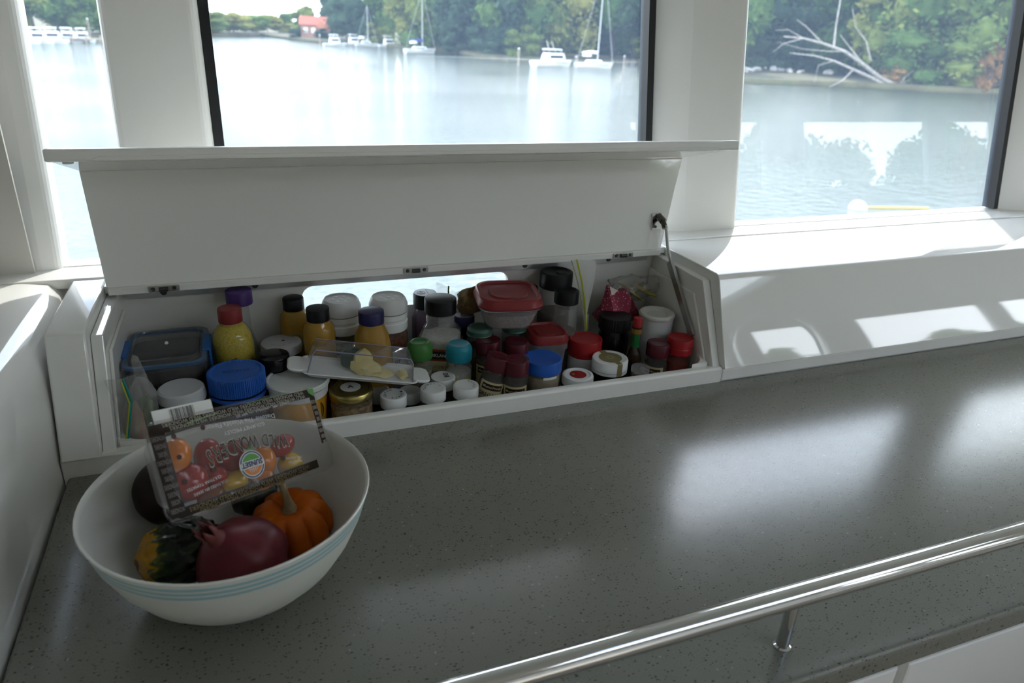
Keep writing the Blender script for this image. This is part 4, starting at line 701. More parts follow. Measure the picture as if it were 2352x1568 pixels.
o, h = jar('pepper_jar', 'low white-lidded jar with a red spot on its lid', 0.838, 0.0625, 0.0245); r = 0.0300; shell(o, [(0, 0), (r-0.003, 0), (r-0.001, 0.004), (r-0.001, h-0.016), (0, h-0.016)], GLASSC); obj('contents', lathe([(0, 0.003), (r-0.003, 0.003), (r-0.003, h-0.02), (0, h-0.02)]), SPICERD, o); cap(o, h, r, 0.018, WHITEP, rb=0.004, dish=0.0015)
obj('red_spot', T(lathe([(0, 0), (0.0160, 0), (0.0160, 0.0005), (0, 0.0005)], 32), 0, 0, h-0.0016), REDP, o); obj('gold_fleck', T(lathe([(0, 0), (0.0040, 0), (0.0040, 0.0004), (0, 0.0004)], 14), -0.0085, 0.003, h-0.0010), GOLD, o)
x, y = 0.914, 0.0800
o, h = jar('sealed_jar', 'white-lidded jar sealed with a gold paper strip', x, y, 0.0415); r = 0.0335; shell(o, [(0, 0), (r-0.003, 0), (r, 0.004), (r, h-0.022), (0, h-0.022)], clear('dark_glass')); c = cap(o, h, 0.0350, 0.026, WHITEP, rb=0.003, dish=0.0006, n=48); obj('cap_groove', T(lathe([(0.0349, 0), (0.0353, 0.0004), (0.0349, 0.0008)], 44), 0, 0, h-0.0205), INK, c)
SEAL = colr('dull_gold_paper', (0.20, 0.165, 0.075), 0.5); obj('seal_disc', T(lathe([(0, 0), (0.0225, 0), (0.0225, 0.0003), (0, 0.0003)], 40), 0, 0, h-0.0004), SEAL, o)
ad = face(x, y)+0.62; cx_, sx_ = math.cos(ad), math.sin(ad)
def rad(u0, u1, w, z): return [(cx_*a-sx_*b, sx_*a+cx_*b, z) for a, b in ((u0, -w), (u1, -w), (u1, w), (u0, w))]
obj('seal_strip', J((rad(0.018, 0.0345, 0.0055, h+0.0003), [(0, 1, 2, 3)]), arc_strip(0.0352, h-0.026, h-0.0002, ad-0.16, ad+0.16, 6)), SEAL, o, smooth=False); obj('seal_tab', (rad(-0.0325, -0.018, 0.0065, h+0.0003), [(0, 1, 2, 3)]), SEAL, o, smooth=False)
sun_ = []
for k in range(16):
    a = k*2*PI/16; c1, s1 = math.cos(a), math.sin(a); L_ = 0.010 if k % 2 else 0.014; sun_.append(([(0.004*c1-0.0006*s1, 0.004*s1+0.0006*c1, h+0.0002), (0.004*c1+0.0006*s1, 0.004*s1-0.0006*c1, h+0.0002), (L_*c1, L_*s1, h+0.0002)], [(0, 1, 2)]))
obj('seal_emblem', J(*sun_), CREAM, o, smooth=False)
# --- small hot-sauce bottle, clear jar, dark bottle, cup, red cap
o, h = jar('hot_sauce_bottle', 'little hot-sauce bottle with a red cap and green neck band', 0.982, 0.105, 0.108, 'bottle'); shell(o, [(0, 0), (0.014, 0), (0.0150, 0.003), (0.0150, 0.075), (0.012, 0.090), (0.0065, 0.103), (0.006, 0.128), (0.0095, 0.130), (0.0095, 0.143), (0.007, 0.146), (0, 0.146)], clear('brown_sauce_glass', (0.45, 0.35, 0.3), (0.12, 0.06, 0.03), 0.3, 0.05), n=24); obj('contents', lathe([(0, 0.003), (0.0135, 0.003), (0.0135, 0.07), (0.0105, 0.085), (0, 0.085)], 20), SPICEDK, o)
obj('neck_band', lathe([(0.0072, 0.100), (0.0076, 0.100), (0.0070, 0.130), (0.0064, 0.130)], 20), colr('green_foil', (0.01, 0.12, 0.03), 0.4), o); obj('collar', lathe([(0.0068, 0.130), (0.0100, 0.1305), (0.0100, 0.140), (0.0068, 0.143)], 20), colr('amber_collar', (0.24, 0.13, 0.03), 0.4), o); cap(o, h, 0.0086, 0.020, REDP, 24, rb=0.001)
o, h = jar('spice_jar', 'tiny clear-lidded jar at the rim left of a burgundy cap', 0.966, 0.0505, 0.029); shell(o, [(0, 0), (0.017, 0), (0.0175, 0.003), (0.0175, h-0.01), (0, h-0.01)], GLASSC, n=28); obj('contents', lathe([(0, 0.003), (0.0155, 0.003), (0.0155, h-0.02), (0, h-0.02)], 24), SPICEBR, o); cap(o, h, 0.0178, 0.010, FROST2, rb=0.002)
x, y = 0.965, 0.165
o, h = jar('dark_bottle', 'dark brown squat bottle with a red label strip under the foil packet', x, y, 0.092, 'bottle'); shell(o, [(0, 0), (0.030, 0), (0.0320, 0.004), (0.0320, h-0.045), (0.029, h-0.034), (0.029, h-0.02), (0, h-0.02)], clear('dark_glass')); cap(o, h, 0.0325, 0.028, BLACKP, 40, rb=0.003); l_ = obj('label', arc_strip(0.0323, 0.025, h-0.072, face(x, y)-0.8, face(x, y)+0.9), colr('deep_red_label', (0.13, 0.012, 0.014), 0.5), o); obj('price_code', arc_strip(0.0328, h-0.090, h-0.076, face(x, y)+0.05, face(x, y)+0.30, 5), colr('pale_blue_code', (0.25, 0.32, 0.5), 0.6), l_)
o, h = jar('deli_cup', 'translucent white lidded plastic cup right of the foil packet', 1.0545, 0.152, 0.095, 'cup'); obj('cup', lathe([(0, 0), (0.029, 0), (0.0355, h-0.008), (0, h-0.008)], 40), colr('milky_plastic', (0.52, 0.52, 0.51), 0.4, sss=0.15), o); obj('lid', T(lathe([(0, 0), (0.0362, 0), (0.0372, 0.002), (0.0372, 0.006), (0.0345, 0.009), (0.030, 0.009), (0.020, 0.0035), (0, 0.0035)], 44), 0, 0, h-0.009), colr('ivory_lid', (0.50, 0.49, 0.45), 0.35), o, ang=25)
o, h = jar('paprika_jar', 'jar of red spice with a bright red cap in the right corner', 1.0700, 0.080, 0.067); r = 0.0245; shell(o, [(0, 0), (r-0.003, 0), (r, 0.003), (r, h-0.045), (r-0.002, h-0.035), (0, h-0.035)], GLASSC); obj('contents', lathe([(0, 0.003), (r-0.002, 0.003), (r-0.002, h-0.05), (0, h-0.05)]), powder('paprika', (0.20, 0.02, 0.01), (0.28, 0.035, 0.015)), o); c = cap(o, h, 0.0262, 0.032, REDP, rb=0.002, dish=0.0008); obj('grip_rows', T(lathe([(0.0262, 0), (0.0268, 0.001), (0.0262, 0.002)], 60, ribs(60, 0.004)), 0, 0, h-0.020), REDP, c)
# --- three black-capped containers at the back right
for x, y, zt, r, br, lb, hz_ in ((0.8555, 0.2275, 0.1735, 0.0335, 0.0320, 'tall jar with a wide black flip cap at the locker back', 1), (0.8610, 0.1850, 0.1480, 0.0245, 0.0245, 'clear spice shaker with a black cap in front of the tall black-capped jar', 0), (0.803, 0.2445, 0.1405, 0.0195, 0.021, 'black-lidded jar mostly hidden behind the red-lidded tub', 0)):
    o, h = jar('black_cap_jar', lb, x, y, zt); shell(o, [(0, 0), (br-0.003, 0), (br, 0.004), (br, h-0.05), (br-0.003, h-0.035), (0, h-0.035)], PLASTC); obj('contents', lathe([(0, 0.003), (br-0.002, 0.003), (br-0.002, h-0.085), (0, h-0.085)]), SPICEDK, o); c = cap(o, h, r, 0.032 if hz_ else 0.026, BLACKP, rb=0.003, dish=0.001)
    if hz_: obj('flip_tab', T(lathe([(0, 0), (0.012, 0), (0.010, 0.003), (0, 0.003)], 20), 0.006, -0.012, h-0.001), BLACKP, c)
# --- square tubs with red lids
def redtub(x, y, z0, w, hh, lidh, label, rz, fill, name='food_tub', flare=1.16):
    o = thing(name, label, 'tub', (x, y, z0), (0, 0, rz)); q = lambda s, r: rrect(w*s, w*s, r*w)
    obj('tub', loft([(q(0.70, 0.20), 0), (q(0.76, 0.24), 0.003), (q(0.92, 0.26), hh*0.85), (q(1.0, 0.27), hh*0.88), (q(1.0, 0.27), hh)], True, False), FROST2, o, ang=35); obj('contents', loft([(q(0.68, 0.20), 0.002), (q(0.72, 0.22), 0.006), (q(0.72+0.2*fill, 0.24), hh*fill*0.85), (q(0.66, 0.2), hh*fill*0.9)]), SALT, o, ang=35)
    obj('lid', loft([(q(1.02, 0.27), hh-0.002), (q(1.03, 0.27), hh+0.002), (q(0.98, 0.27), hh+0.010), (q(0.97, 0.27), hh+lidh-0.002), (q(0.94, 0.27), hh+lidh), (q(0.86, 0.25), hh+lidh), (q(0.82, 0.24), hh+lidh-0.004), (q(0.60, 0.22), hh+lidh-0.0045), (q(0.58, 0.22), hh+lidh-0.002), (q(0.3, 0.1), hh+lidh-0.002)]), DKRED, o, ang=30)
    return o
redtub(0.7355, 0.1835, 0.0955, 0.122, 0.046, 0.017, 'large square clear tub with a dull red lid, on top of two green-lidded jars', -0.18, 0.75)
redtub(0.8085, 0.1565, FL, 0.078, 0.120, 0.016, 'small tall clear tub with a red lid behind the round blue lid', -0.1, 0.6)
# --- clip-lock box at the left
x, y, z1 = 0.135, 0.183, 0.118
o = thing('clip_lock_box', 'clear clip-lock food box with blue clips and dark contents', 'box', (x, y, FL), (0, 0, 0.0)); H = z1-FL; q = lambda w, d, r=0.018: rrect(w, d, r)
obj('box', loft([(q(0.104, 0.128), 0), (q(0.110, 0.134), 0.004), (q(0.114, 0.138), H-0.03), (q(0.124, 0.150), H-0.026), (q(0.124, 0.150), H-0.018)], True, False), GLASSC, o, ang=35)
obj('contents', loft([(q(0.102, 0.126), 0.003), (q(0.110, 0.135), H-0.024), (q(0.108, 0.133), H-0.021)]), powder('black_contents', (0.012, 0.012, 0.014), (0.05, 0.035, 0.04), 30), o)
l_ = obj('lid', loft([(q(0.126, 0.152, 0.022), H-0.018), (q(0.128, 0.154, 0.022), H-0.014), (q(0.126, 0.152, 0.022), H-0.006), (q(0.116, 0.142, 0.02), H-0.004), (q(0.104, 0.130, 0.016), H-0.006), (q(0.100, 0.126, 0.016), H-0.001), (q(0.094, 0.120, 0.014), H-0.001), (q(0.092, 0.118, 0.014), H-0.004)], False, True), clear('smoky_lid', (0.80, 0.82, 0.84), (0.45, 0.47, 0.50), 0.16, 0.12), o, ang=30)
obj('gasket', loft([(q(0.119, 0.145, 0.02), H-0.013), (q(0.122, 0.148, 0.02), H-0.012), (q(0.122, 0.148, 0.02), H-0.008), (q(0.119, 0.145, 0.02), H-0.007), (q(0.110, 0.136, 0.018), H-0.0075), (q(0.110, 0.136, 0.018), H-0.012), (q(0.119, 0.145, 0.02), H-0.013)], False, False), colr('blue_gasket', (0.03, 0.13, 0.30), 0.4), l_)
for s in (-1, 1): bevel(obj('clip', J(box(s*0.0665-0.002, s*0.0665+0.002, -0.035, 0.035, H-0.045, H-0.006), box(min(s*0.055, s*0.0675), max(s*0.055, s*0.0675), -0.033, 0.033, H-0.0075, H-0.0035)), colr('blue_clip', (0.015, 0.10, 0.34), 0.35), o, smooth=False), 0.0015)
obj('print', J(*[tmap(text2d(s, 0.0052), lambda u, w, k=k: (0.005+u, -0.0705, H-0.046-0.007*k+w)) for k, s in enumerate(('| microwave safe |', '600 ml', '| 400 |', '| 200 |', 'lift tabs to vent'))]), colr('white_print', (0.42, 0.42, 0.42), 0.5), o); obj('embossing', ring_text('AIRTIGHT', 0.10, 0.007, 1.92, 0.09, 0, 0.0), colr('faint_print', (0.25, 0.15, 0.15), 0.5), l_, loc=(0, -0.06, H-0.0036)); obj('stud', T(blob(0.003, 2), 0, 0.006, H-0.003), WHITEP, l_)

# ------------------------------------------------------------------ butter dish lying on the jars
xa = Vector((0.192, -0.020, -0.036)).normalized(); za = Vector((0.19, 0.0, 1.0)); ya = za.cross(xa).normalized(); za = xa.cross(ya)
o = thing('butter_dish', 'white butter dish with a clear cover, tilted on top of the jars', 'dish')
o.matrix_world = Matrix(((xa.x, ya.x, za.x, 0.4345), (xa.y, ya.y, za.y, 0.0905), (xa.z, ya.z, za.z, 0.0660), (0, 0, 0, 1)))
q = lambda w, d, r=0.012: rrect(w, d, r)
obj('tray', J(loft([(q(0.176, 0.062), 0), (q(0.186, 0.072), 0.005), (q(0.192, 0.078), 0.0075), (q(0.188, 0.074), 0.0085), (q(0.176, 0.062), 0.004), (q(0.17, 0.056), 0.0035)])), WHITEP, o, ang=30)
for s in (-1, 1): obj('handle', X(loft([(q(0.030, 0.052, 0.012), 0.004), (q(0.034, 0.056, 0.014), 0.007), (q(0.030, 0.052, 0.012), 0.0095)]), Matrix.Translation((s*0.103, 0, 0))), WHITEP, o, ang=30)
obj('cover', loft([(q(0.178, 0.064, 0.008), 0.006), (q(0.174, 0.060, 0.008), 0.012), (q(0.166, 0.052, 0.010), 0.040), (q(0.160, 0.046, 0.010), 0.046), (q(0.15, 0.036, 0.010), 0.0475)], False, True), clear('clear_cover', (0.93, 0.93, 0.95), (0.7, 0.7, 0.75), 0.07, 0.05), o, ang=30)
obj('cover_edge', J(tube([(-0.087, -0.0315, 0.007), (-0.083, -0.0265, 0.038), (-0.078, -0.024, 0.0450), (0.078, -0.024, 0.0450), (0.083, -0.0265, 0.038), (0.087, -0.0315, 0.007)], 0.0011, 8), tube([(-0.078, 0.024, 0.0455), (0.078, 0.024, 0.0455)], 0.0009, 6)), colr('edge_violet', (0.25, 0.24, 0.36), 0.15), o)
obj('butter', J(X(blob(1, 3, 0.35, 2.2, 3, 0.026, 0.018, 0.014), Matrix.Translation((0.008, -0.004, 0.014))), X(blob(1, 2, 0.5, 2.0, 8, 0.016, 0.012, 0.020), Matrix.Translation((0.002, 0.004, 0.022))), X(blob(1, 2, 0.6, 2.0, 5, 0.010, 0.016, 0.006), Matrix.Translation((0.072, -0.006, 0.008))), X(blob(1, 2, 0.4, 2.0, 6, 0.034, 0.020, 0.003), Matrix.Translation((0.030, 0.0, 0.0055)))), BTR, o, ang=50)

# ------------------------------------------------------------------ bags
def sheet(rows):                                     # rows of points -> open surface
    v = [p for r in rows for p in r]; n = len(rows[0]); f = [(i*n+j, i*n+j+1, (i+1)*n+j+1, (i+1)*n+j) for i in range(len(rows)-1) for j in range(n-1)]
    return v, f
BAGM = clear('bag_film', (0.93, 0.93, 0.92), (0.75, 0.76, 0.74), 0.24, 0.12, 1.3, wrinkle=0.5, wscale=28)
def subd(o, n=2): m = o.modifiers.new('smooth', 'SUBSURF'); m.levels = n; m.render_levels = n; return o
# zip bag in the left front corner
o = thing('zip_bag', 'bulging zip bag with a green and blue zip in the left corner', 'bag', (0.097, 0.058, FL))
gs = blob(1, 4, 0.10, 3.0, 11, 0.026, 0.022, 0.082); gs = ([(p[0]+0.012*max(0, p[2])/0.082, p[1], p[2]+0.092) for p in gs[0]], gs[1])
obj('film', gs, BAGM, o, ang=60)
obj('contents', J(T(blob(1, 3, 0.3, 2.0, 3, 0.014, 0.014, 0.050), -0.004, 0, 0.085), ), powder('beige_red_contents', (0.42, 0.10, 0.08), (0.46, 0.38, 0.26), 24), o); obj('greens', T(blob(1, 3, 0.4, 2.0, 4, 0.012, 0.012, 0.040), 0.012, 0.004, 0.10), powder('dull_green', (0.06, 0.11, 0.04), (0.16, 0.20, 0.08), 40), o)
zp = [(-0.012, -0.022, 0.185), (-0.006, -0.027, 0.150), (-0.014, -0.028, 0.115), (-0.022, -0.026, 0.080)]
obj('flap', sheet([[(a-0.022+0.003*i, b+0.004, c-0.006*i), (a, b, c), (a+0.020, b+0.002, c+0.004)] for i, (a, b, c) in enumerate(zp)]), BAGM, o)
obj('zip', tube([(a+0.004, b-0.001, c) for a, b, c in zp], 0.0016, 6), colr('teal_zip', (0.01, 0.22, 0.22), 0.4), o); obj('zip', tube([(a+0.001, b-0.0015, c-0.003) for a, b, c in zp], 0.0013, 6), colr('yellow_zip', (0.42, 0.46, 0.05), 0.4), o)
obj('peak', sheet([[(0.006, -0.01, 0.150), (0.016, -0.016, 0.150), (0.030, -0.006, 0.142)], [(0.004, -0.006, 0.178), (0.012, -0.012, 0.186), (0.022, -0.004, 0.170)], [(0.002, 0.004, 0.206), (0.006, 0.0, 0.212), (0.012, 0.004, 0.206)]]), BAGM, o)
obj('print', J(tmap(text2d('B', 0.016, bold=0.02), lambda u, w: (0.024+w*0.4, -0.0235-0.1*u, 0.105+u*-1+0)), tmap(text2d('>', 0.018, bold=0.04), lambda u, w: (0.024+w*0.5, -0.0230, 0.086-u))), PAPER, o)
# zip bag sticking up between the black caps and the foil packet
o = thing('zip_bag', 'flat upright zip bag with a lime yellow zip, reaching the lid', 'bag', (0.900, 0.178, FL))
rows = []
for k in range(9):
    t_ = k/8; zz = 0.268-0.165*t_; xl = -0.042+0.052*t_**0.75; xr = 0.014-0.010*t_**2+0.002*math.sin(t_*5); yb = -0.004+0.006*math.sin(t_*3)
    rows.append([(xl+(xr-xl)*j/4, yb+0.004*math.sin(j*1.4+t_*2), zz-0.004*(j/4)) for j in range(5)])
subd(obj('film', sheet(rows), clear('hazy_bag_film', (0.88, 0.88, 0.87), (0.85, 0.85, 0.83), 0.75, 0.2, 1.0, wrinkle=0.3, wscale=40), o), 1)
zl_ = [(-0.030, -0.0065, 0.268), (-0.014, -0.0045, 0.222), (-0.002, -0.0005, 0.180), (0.006, 0.000, 0.140), (0.008, -0.001, 0.104)]
obj('zip', tube(zl_, 0.0017, 6), colr('lime_zip', (0.42, 0.46, 0.02), 0.4), o); obj('edge', tube([(a-0.011+0.002*i, b, c) for i, (a, b, c) in enumerate(zl_)], 0.0009, 6), colr('pale_lime', (0.35, 0.36, 0.15), 0.5), o)
obj('lower_sheet', sheet([[(-0.004, 0, 0.150), (0.012, 0.003, 0.150)], [(0.002, 0.002, 0.08), (0.020, 0.006, 0.08)], [(0.004, 0.004, 0.02), (0.022, 0.008, 0.02)]]), BAGM, o)
# thin clear packet with a green edge in front of the opening
o = thing('clear_packet', 'thin clear packet with a green stripe before the bright opening', 'bag', (0.634, 0.2545, FL)); obj('film', sheet([[(-0.02, 0.004, 0), (0.0, 0, 0), (0.02, 0.003, 0)], [(-0.022, 0.002, 0.12), (0.0, -0.002, 0.12), (0.020, 0.001, 0.11)], [(-0.020, 0.004, 0.215), (0.0, 0, 0.205), (0.020, 0.002, 0.19)]]), BAGM, o); obj('stripe', tube([(0.002, -0.003, 0.16), (0.0035, -0.002, 0.206)], 0.0017, 6), GREENP, o)
tag(obj('clear_stick', tube([(0.652, 0.248, FL), (0.654, 0.248, 0.10), (0.655, 0.247, 0.135), (0.656, 0.247, 0.142)], [0.006, 0.006, 0.005, 0.001], 10), PLASTC), 'pointed clear plastic tube beside the square jar', 'tube')
# red foil packet
o = thing('foil_packet', 'crumpled shiny crimson foil packet on the dark bottle', 'packet', (0.992, 0.205, 0.070))
m, nt, N, L, b = nmat('crimson_foil'); tc = N.new('ShaderNodeTexCoord'); vo = N.new('ShaderNodeTexVoronoi'); vo.inputs['Scale'].default_value = 190; L.new(tc.outputs['Object'], vo.inputs['Vector']); rp = N.new('ShaderNodeValToRGB'); rp.color_ramp.elements[0].position = 0.12; rp.color_ramp.elements[0].color = (0.55, 0.25, 0.28, 1); rp.color_ramp.elements[1].position = 0.30; rp.color_ramp.elements[1].color = (0.17, 0.012, 0.035, 1); L.new(vo.outputs['Distance'], rp.inputs[0]); L.new(rp.outputs[0], b.inputs['Base Color']); b.inputs['Roughness'].default_value = 0.28; b.inputs['Metallic'].default_value = 0.5; FOIL = m
pv = [(-0.046, -0.020, -0.008), (-0.015, -0.030, -0.004), (0.020, -0.028, -0.002), (0.046, -0.020, 0.004), (-0.040, 0.0, 0.032), (-0.026, -0.012, 0.046), (0.0, -0.016, 0.036), (0.024, -0.010, 0.044), (0.034, 0.0, 0.034), (-0.030, 0.004, 0.072), (-0.004, 0.0, 0.060), (0.016, 0.002, 0.062), (-0.048, 0.025, 0.0), (0.05, 0.03, 0.01), (0.0, 0.03, 0.04), (-0.02, -0.026, 0.016), (0.010, -0.032, 0.020)]
pf = [(0, 15, 5, 4), (0, 1, 15), (1, 16, 15), (1, 2, 16), (2, 3, 8, 7), (2, 7, 16), (15, 16, 6), (15, 6, 5), (16, 7, 6), (5, 10, 9), (4, 5, 9), (5, 6, 10), (6, 7, 11, 10), (7, 8, 11), (4, 9, 14, 12), (9, 10, 14), (10, 11, 14), (8, 13, 14, 11), (3, 13, 8), (0, 4, 12), (0, 12, 14, 1), (1, 14, 2), (2, 14, 13, 3)]
obj('foil', (pv, pf), FOIL, o, ang=25); obj('torn_corner', ([(-0.026, -0.002, 0.070), (-0.006, -0.004, 0.060), (-0.022, -0.008, 0.050)], [(0, 1, 2)]), colr('foil_inside', (0.5, 0.45, 0.40), 0.4), o)
# bag of dried leaves at the back right
o = thing('herb_bag', 'clear bag of yellow-green leaves at the back right', 'bag', (1.036, 0.226, 0.082)); gs = blob(1, 4, 0.28, 2.6, 21, 0.060, 0.028, 0.028); gs = ([(p[0], p[1], p[2]+0.040+0.12*p[0]*p[0]/0.06) for p in gs[0]], gs[1]); obj('film', gs, clear('crinkled_film', (0.94, 0.94, 0.93), (0.7, 0.7, 0.68), 0.10, 0.08, 1.6, wrinkle=0.9, wscale=45), o, ang=30)
for k in range(7):
    g = X(blob(1, 2, 0.2, 2, k, 0.027, 0.012, 0.003), Matrix.Translation((-0.034+0.011*k, -0.004+0.006*(k % 3), 0.030+0.005*(k % 3))) @ Matrix.Rotation(0.4*(k % 4)-0.5, 4, 'Y') @ Matrix.Rotation(k*0.9, 4, 'Z')); obj('leaf', g, (colr('leaf_yellow', (0.38, 0.33, 0.04), 0.5), colr('leaf_olive', (0.10, 0.12, 0.03), 0.6), colr('leaf_tan', (0.30, 0.20, 0.06), 0.6))[k % 3], o)
# ------------------------------------------------------------------ the fruit bowl and its contents
BX, BY = 0.2300, -0.2850
m, nt, N, L, b = nmat('white_bowl_with_blue_bands'); tc = N.new('ShaderNodeTexCoord'); sp_ = N.new('ShaderNodeSeparateXYZ'); L.new(tc.outputs['Object'], sp_.inputs[0])
mr = N.new('ShaderNodeMapRange'); mr.inputs['From Min'].default_value = 0.10; mr.inputs['From Max'].default_value = 0.13; L.new(sp_.outputs['Z'], mr.inputs['Value'])
rp = N.new('ShaderNodeValToRGB'); rp.color_ramp.interpolation = 'CONSTANT'; e = rp.color_ramp.elements; WB, SB = (0.66, 0.66, 0.60, 1), (0.30, 0.47, 0.50, 1)
for ps, c in ((0.177, SB), (0.323, WB), (0.41, SB), (0.557, WB), (0.643, SB), (0.79, WB)):
    q = e.new(ps); q.color = c
e[0].color = WB; e[-1].color = WB; L.new(mr.outputs[0], rp.inputs[0]); L.new(rp.outputs[0], b.inputs['Base Color']); b.inputs['Roughness'].default_value = 0.33; BOWLM = m
bw = thing('fruit_bowl', 'large white bowl with three pale blue bands on the worktop', 'bowl', (BX, BY, 0.0))
outer = [(0, 0.0), (0.056, 0.0), (0.062, 0.003), (0.080, 0.011), (0.100, 0.026), (0.118, 0.046), (0.133, 0.071), (0.1445, 0.098), (0.1520, 0.124), (0.1540, 0.1300)]
inner = [(0.1530, 0.1312), (0.1505, 0.1300), (0.1485, 0.124), (0.1410, 0.098), (0.1295, 0.072), (0.1145, 0.048), (0.0965, 0.029), (0.077, 0.0145), (0.058, 0.007), (0, 0.006)]
obj('shell', lathe(outer, 72), BOWLM, bw, ang=60); obj('inside', lathe(outer[-1:]+inner, 72), mat('white_bowl_inside', (0.64, 0.64, 0.60), 0.3, var=0.02), bw, ang=60)
# pumpkin
pm = thing('small_pumpkin', 'small orange ribbed pumpkin with a dry stem in the bowl', 'pumpkin', (0.2945, -0.2660, 0.0185), (0.10, -0.10, 0.3))
ORG = ramp_mat('pumpkin_skin', [(0.3, (0.42, 0.075, 0.0008)), (0.7, (0.55, 0.115, 0.001))], 22, rough=0.42, bump=0.15, spec=0.25)
pp = [(0, 0.010), (0.012, 0.004), (0.026, 0.001), (0.040, 0.010), (0.0485, 0.026), (0.0490, 0.040), (0.043, 0.056), (0.032, 0.0655), (0.020, 0.0665), (0.010, 0.061), (0, 0.058)]
def ribmod(a, k): return 1-0.085*abs(math.cos(4.5*a))**4
obj('flesh', lathe(pp, 108, lambda a, k: 1-0.16*(1-abs(math.sin(4.5*a)))**1.8 if 0 < k < 10 else 1), ORG, pm, ang=80)
obj('stem', J(tube([(0, 0, 0.056), (0.001, 0, 0.066), (0.000, 0.001, 0.078), (-0.001, 0.002, 0.092), (-0.002, 0.003, 0.103)], [0.0125, 0.0070, 0.0048, 0.0042, 0.0046], 9)), ramp_mat('dry_stem', [(0.3, (0.16, 0.11, 0.05)), (0.7, (0.34, 0.26, 0.14))], 120, rough=0.8, stretch=(1, 1, 0.15), bump=0.4), pm, ang=50)
# pomegranate
pg = thing('pomegranate', 'dark red pomegranate with its crown, at the front of the bowl', 'pomegranate', (0.2360, -0.3420, 0.0735), (0.20, -0.50, 0.2))
POM = ramp_mat('pomegranate_skin', [(0.25, (0.055, 0.003, 0.008)), (0.55, (0.105, 0.009, 0.015)), (0.85, (0.165, 0.034, 0.028))], 14, rough=0.38, bump=0.05, spec=0.3)
gp_ = blob(0.0475, 4, 0.05, 1.6, 4, 1.02, 1.0, 0.94)
gp_ = ([(x*(1+0.02*math.cos(6*math.atan2(y, x))), y*(1+0.02*math.cos(6*math.atan2(y, x))), z+(0.010*max(0, (z-0.036)/0.0085) if z > 0.036 else 0)) for x, y, z in gp_[0]], gp_[1])
obj('fruit', gp_, POM, pg, ang=80)
cv = []; cf_ = []; nn = 36
for k, (rr_, zz) in enumerate(((0.0150, 0.046), (0.0100, 0.053), (0.0085, 0.059), (0.0090, 0.064))):
    for i in range(nn): a = 2*PI*i/nn; cv.append((rr_*math.cos(a), rr_*math.sin(a), zz))
for i in range(nn):
    a = 2*PI*i/nn; t_ = abs(((i*6/nn) % 1)-0.5)*2; cv.append(((0.0092+0.0005*(1-t_))*math.cos(a), (0.0092+0.0005*(1-t_))*math.sin(a), 0.0655+0.016*(1-t_)))
for k in range(4):
    for i in range(nn): j = (i+1) % nn; cf_.append((k*nn+i, k*nn+j, (k+1)*nn+j, (k+1)*nn+i))
co = obj('crown', (cv, cf_), ramp_mat('pomegranate_crown', [(0.3, (0.085, 0.010, 0.018)), (0.8, (0.17, 0.06, 0.04))], 30, rough=0.5, spec=0.25), pg, ang=60); sd = co.modifiers.new('thick', 'SOLIDIFY'); sd.thickness = 0.0016
# green and yellow gourd
gd = thing('striped_gourd', 'warty dark green gourd with a yellow end, left in the bowl', 'gourd', (0.1720, -0.3020, 0.0690), (0, -0.10, 0.10))
m, nt, N, L, b = nmat('gourd_skin'); tc = N.new('ShaderNodeTexCoord'); sp_ = N.new('ShaderNodeSeparateXYZ'); L.new(tc.outputs['Object'], sp_.inputs[0])
ny = N.new('ShaderNodeTexNoise'); mp = N.new('ShaderNodeMapping'); mp.inputs['Scale'].default_value = (18, 75, 75); L.new(tc.outputs['Object'], mp.inputs['Vector']); ny.inputs['Scale'].default_value = 1; ny.inputs['Detail'].default_value = 4; L.new(mp.outputs[0], ny.inputs['Vector'])
ax = N.new('ShaderNodeMapRange'); ax.inputs['From Min'].default_value = -0.044; ax.inputs['From Max'].default_value = -0.002; ax.inputs['To Min'].default_value = 0.42; ax.inputs['To Max'].default_value = -0.16; L.new(sp_.outputs['X'], ax.inputs['Value'])
sm = N.new('ShaderNodeMath'); sm.operation = 'ADD'; L.new(ax.outputs[0], sm.inputs[0]); L.new(ny.outputs[0], sm.inputs[1]); rp = N.new('ShaderNodeValToRGB'); e = rp.color_ramp.elements
e[0].position = 0.40; e[0].color = (0.003, 0.007, 0.003, 1); e[1].position = 0.66; e[1].color = (0.32, 0.15, 0.004, 1); b.inputs['Specular IOR Level'].default_value = 0.3
for ps, c in ((0.52, (0.012, 0.024, 0.005, 1)), (0.60, (0.06, 0.065, 0.006, 1))): q = e.new(ps); q.color = c
L.new(sm.outputs[0], rp.inputs[0]); L.new(rp.outputs[0], b.inputs['Base Color']); b.inputs['Roughness'].default_value = 0.2; bpn = N.new('ShaderNodeBump'); bpn.inputs['Strength'].default_value = 0.6; bpn.inputs['Distance'].default_value = 0.004; L.new(ny.outputs[0], bpn.inputs['Height']); L.new(bpn.outputs[0], b.inputs['Normal'])
obj('body', blob(1, 5, 0.12, 5.0, 9, 0.045, 0.038, 0.037), m, gd, ang=80); obj('stem_scar', X(lathe([(0, 0), (0.0075, 0), (0.0070, 0.002), (0.004, 0.0025), (0, 0.001)], 16), Matrix.Translation((-0.0435, 0, 0.0)) @ Matrix.Rotation(-PI/2, 4, 'Y')), mat('scar_brown', (0.13, 0.09, 0.04), 0.8), gd)
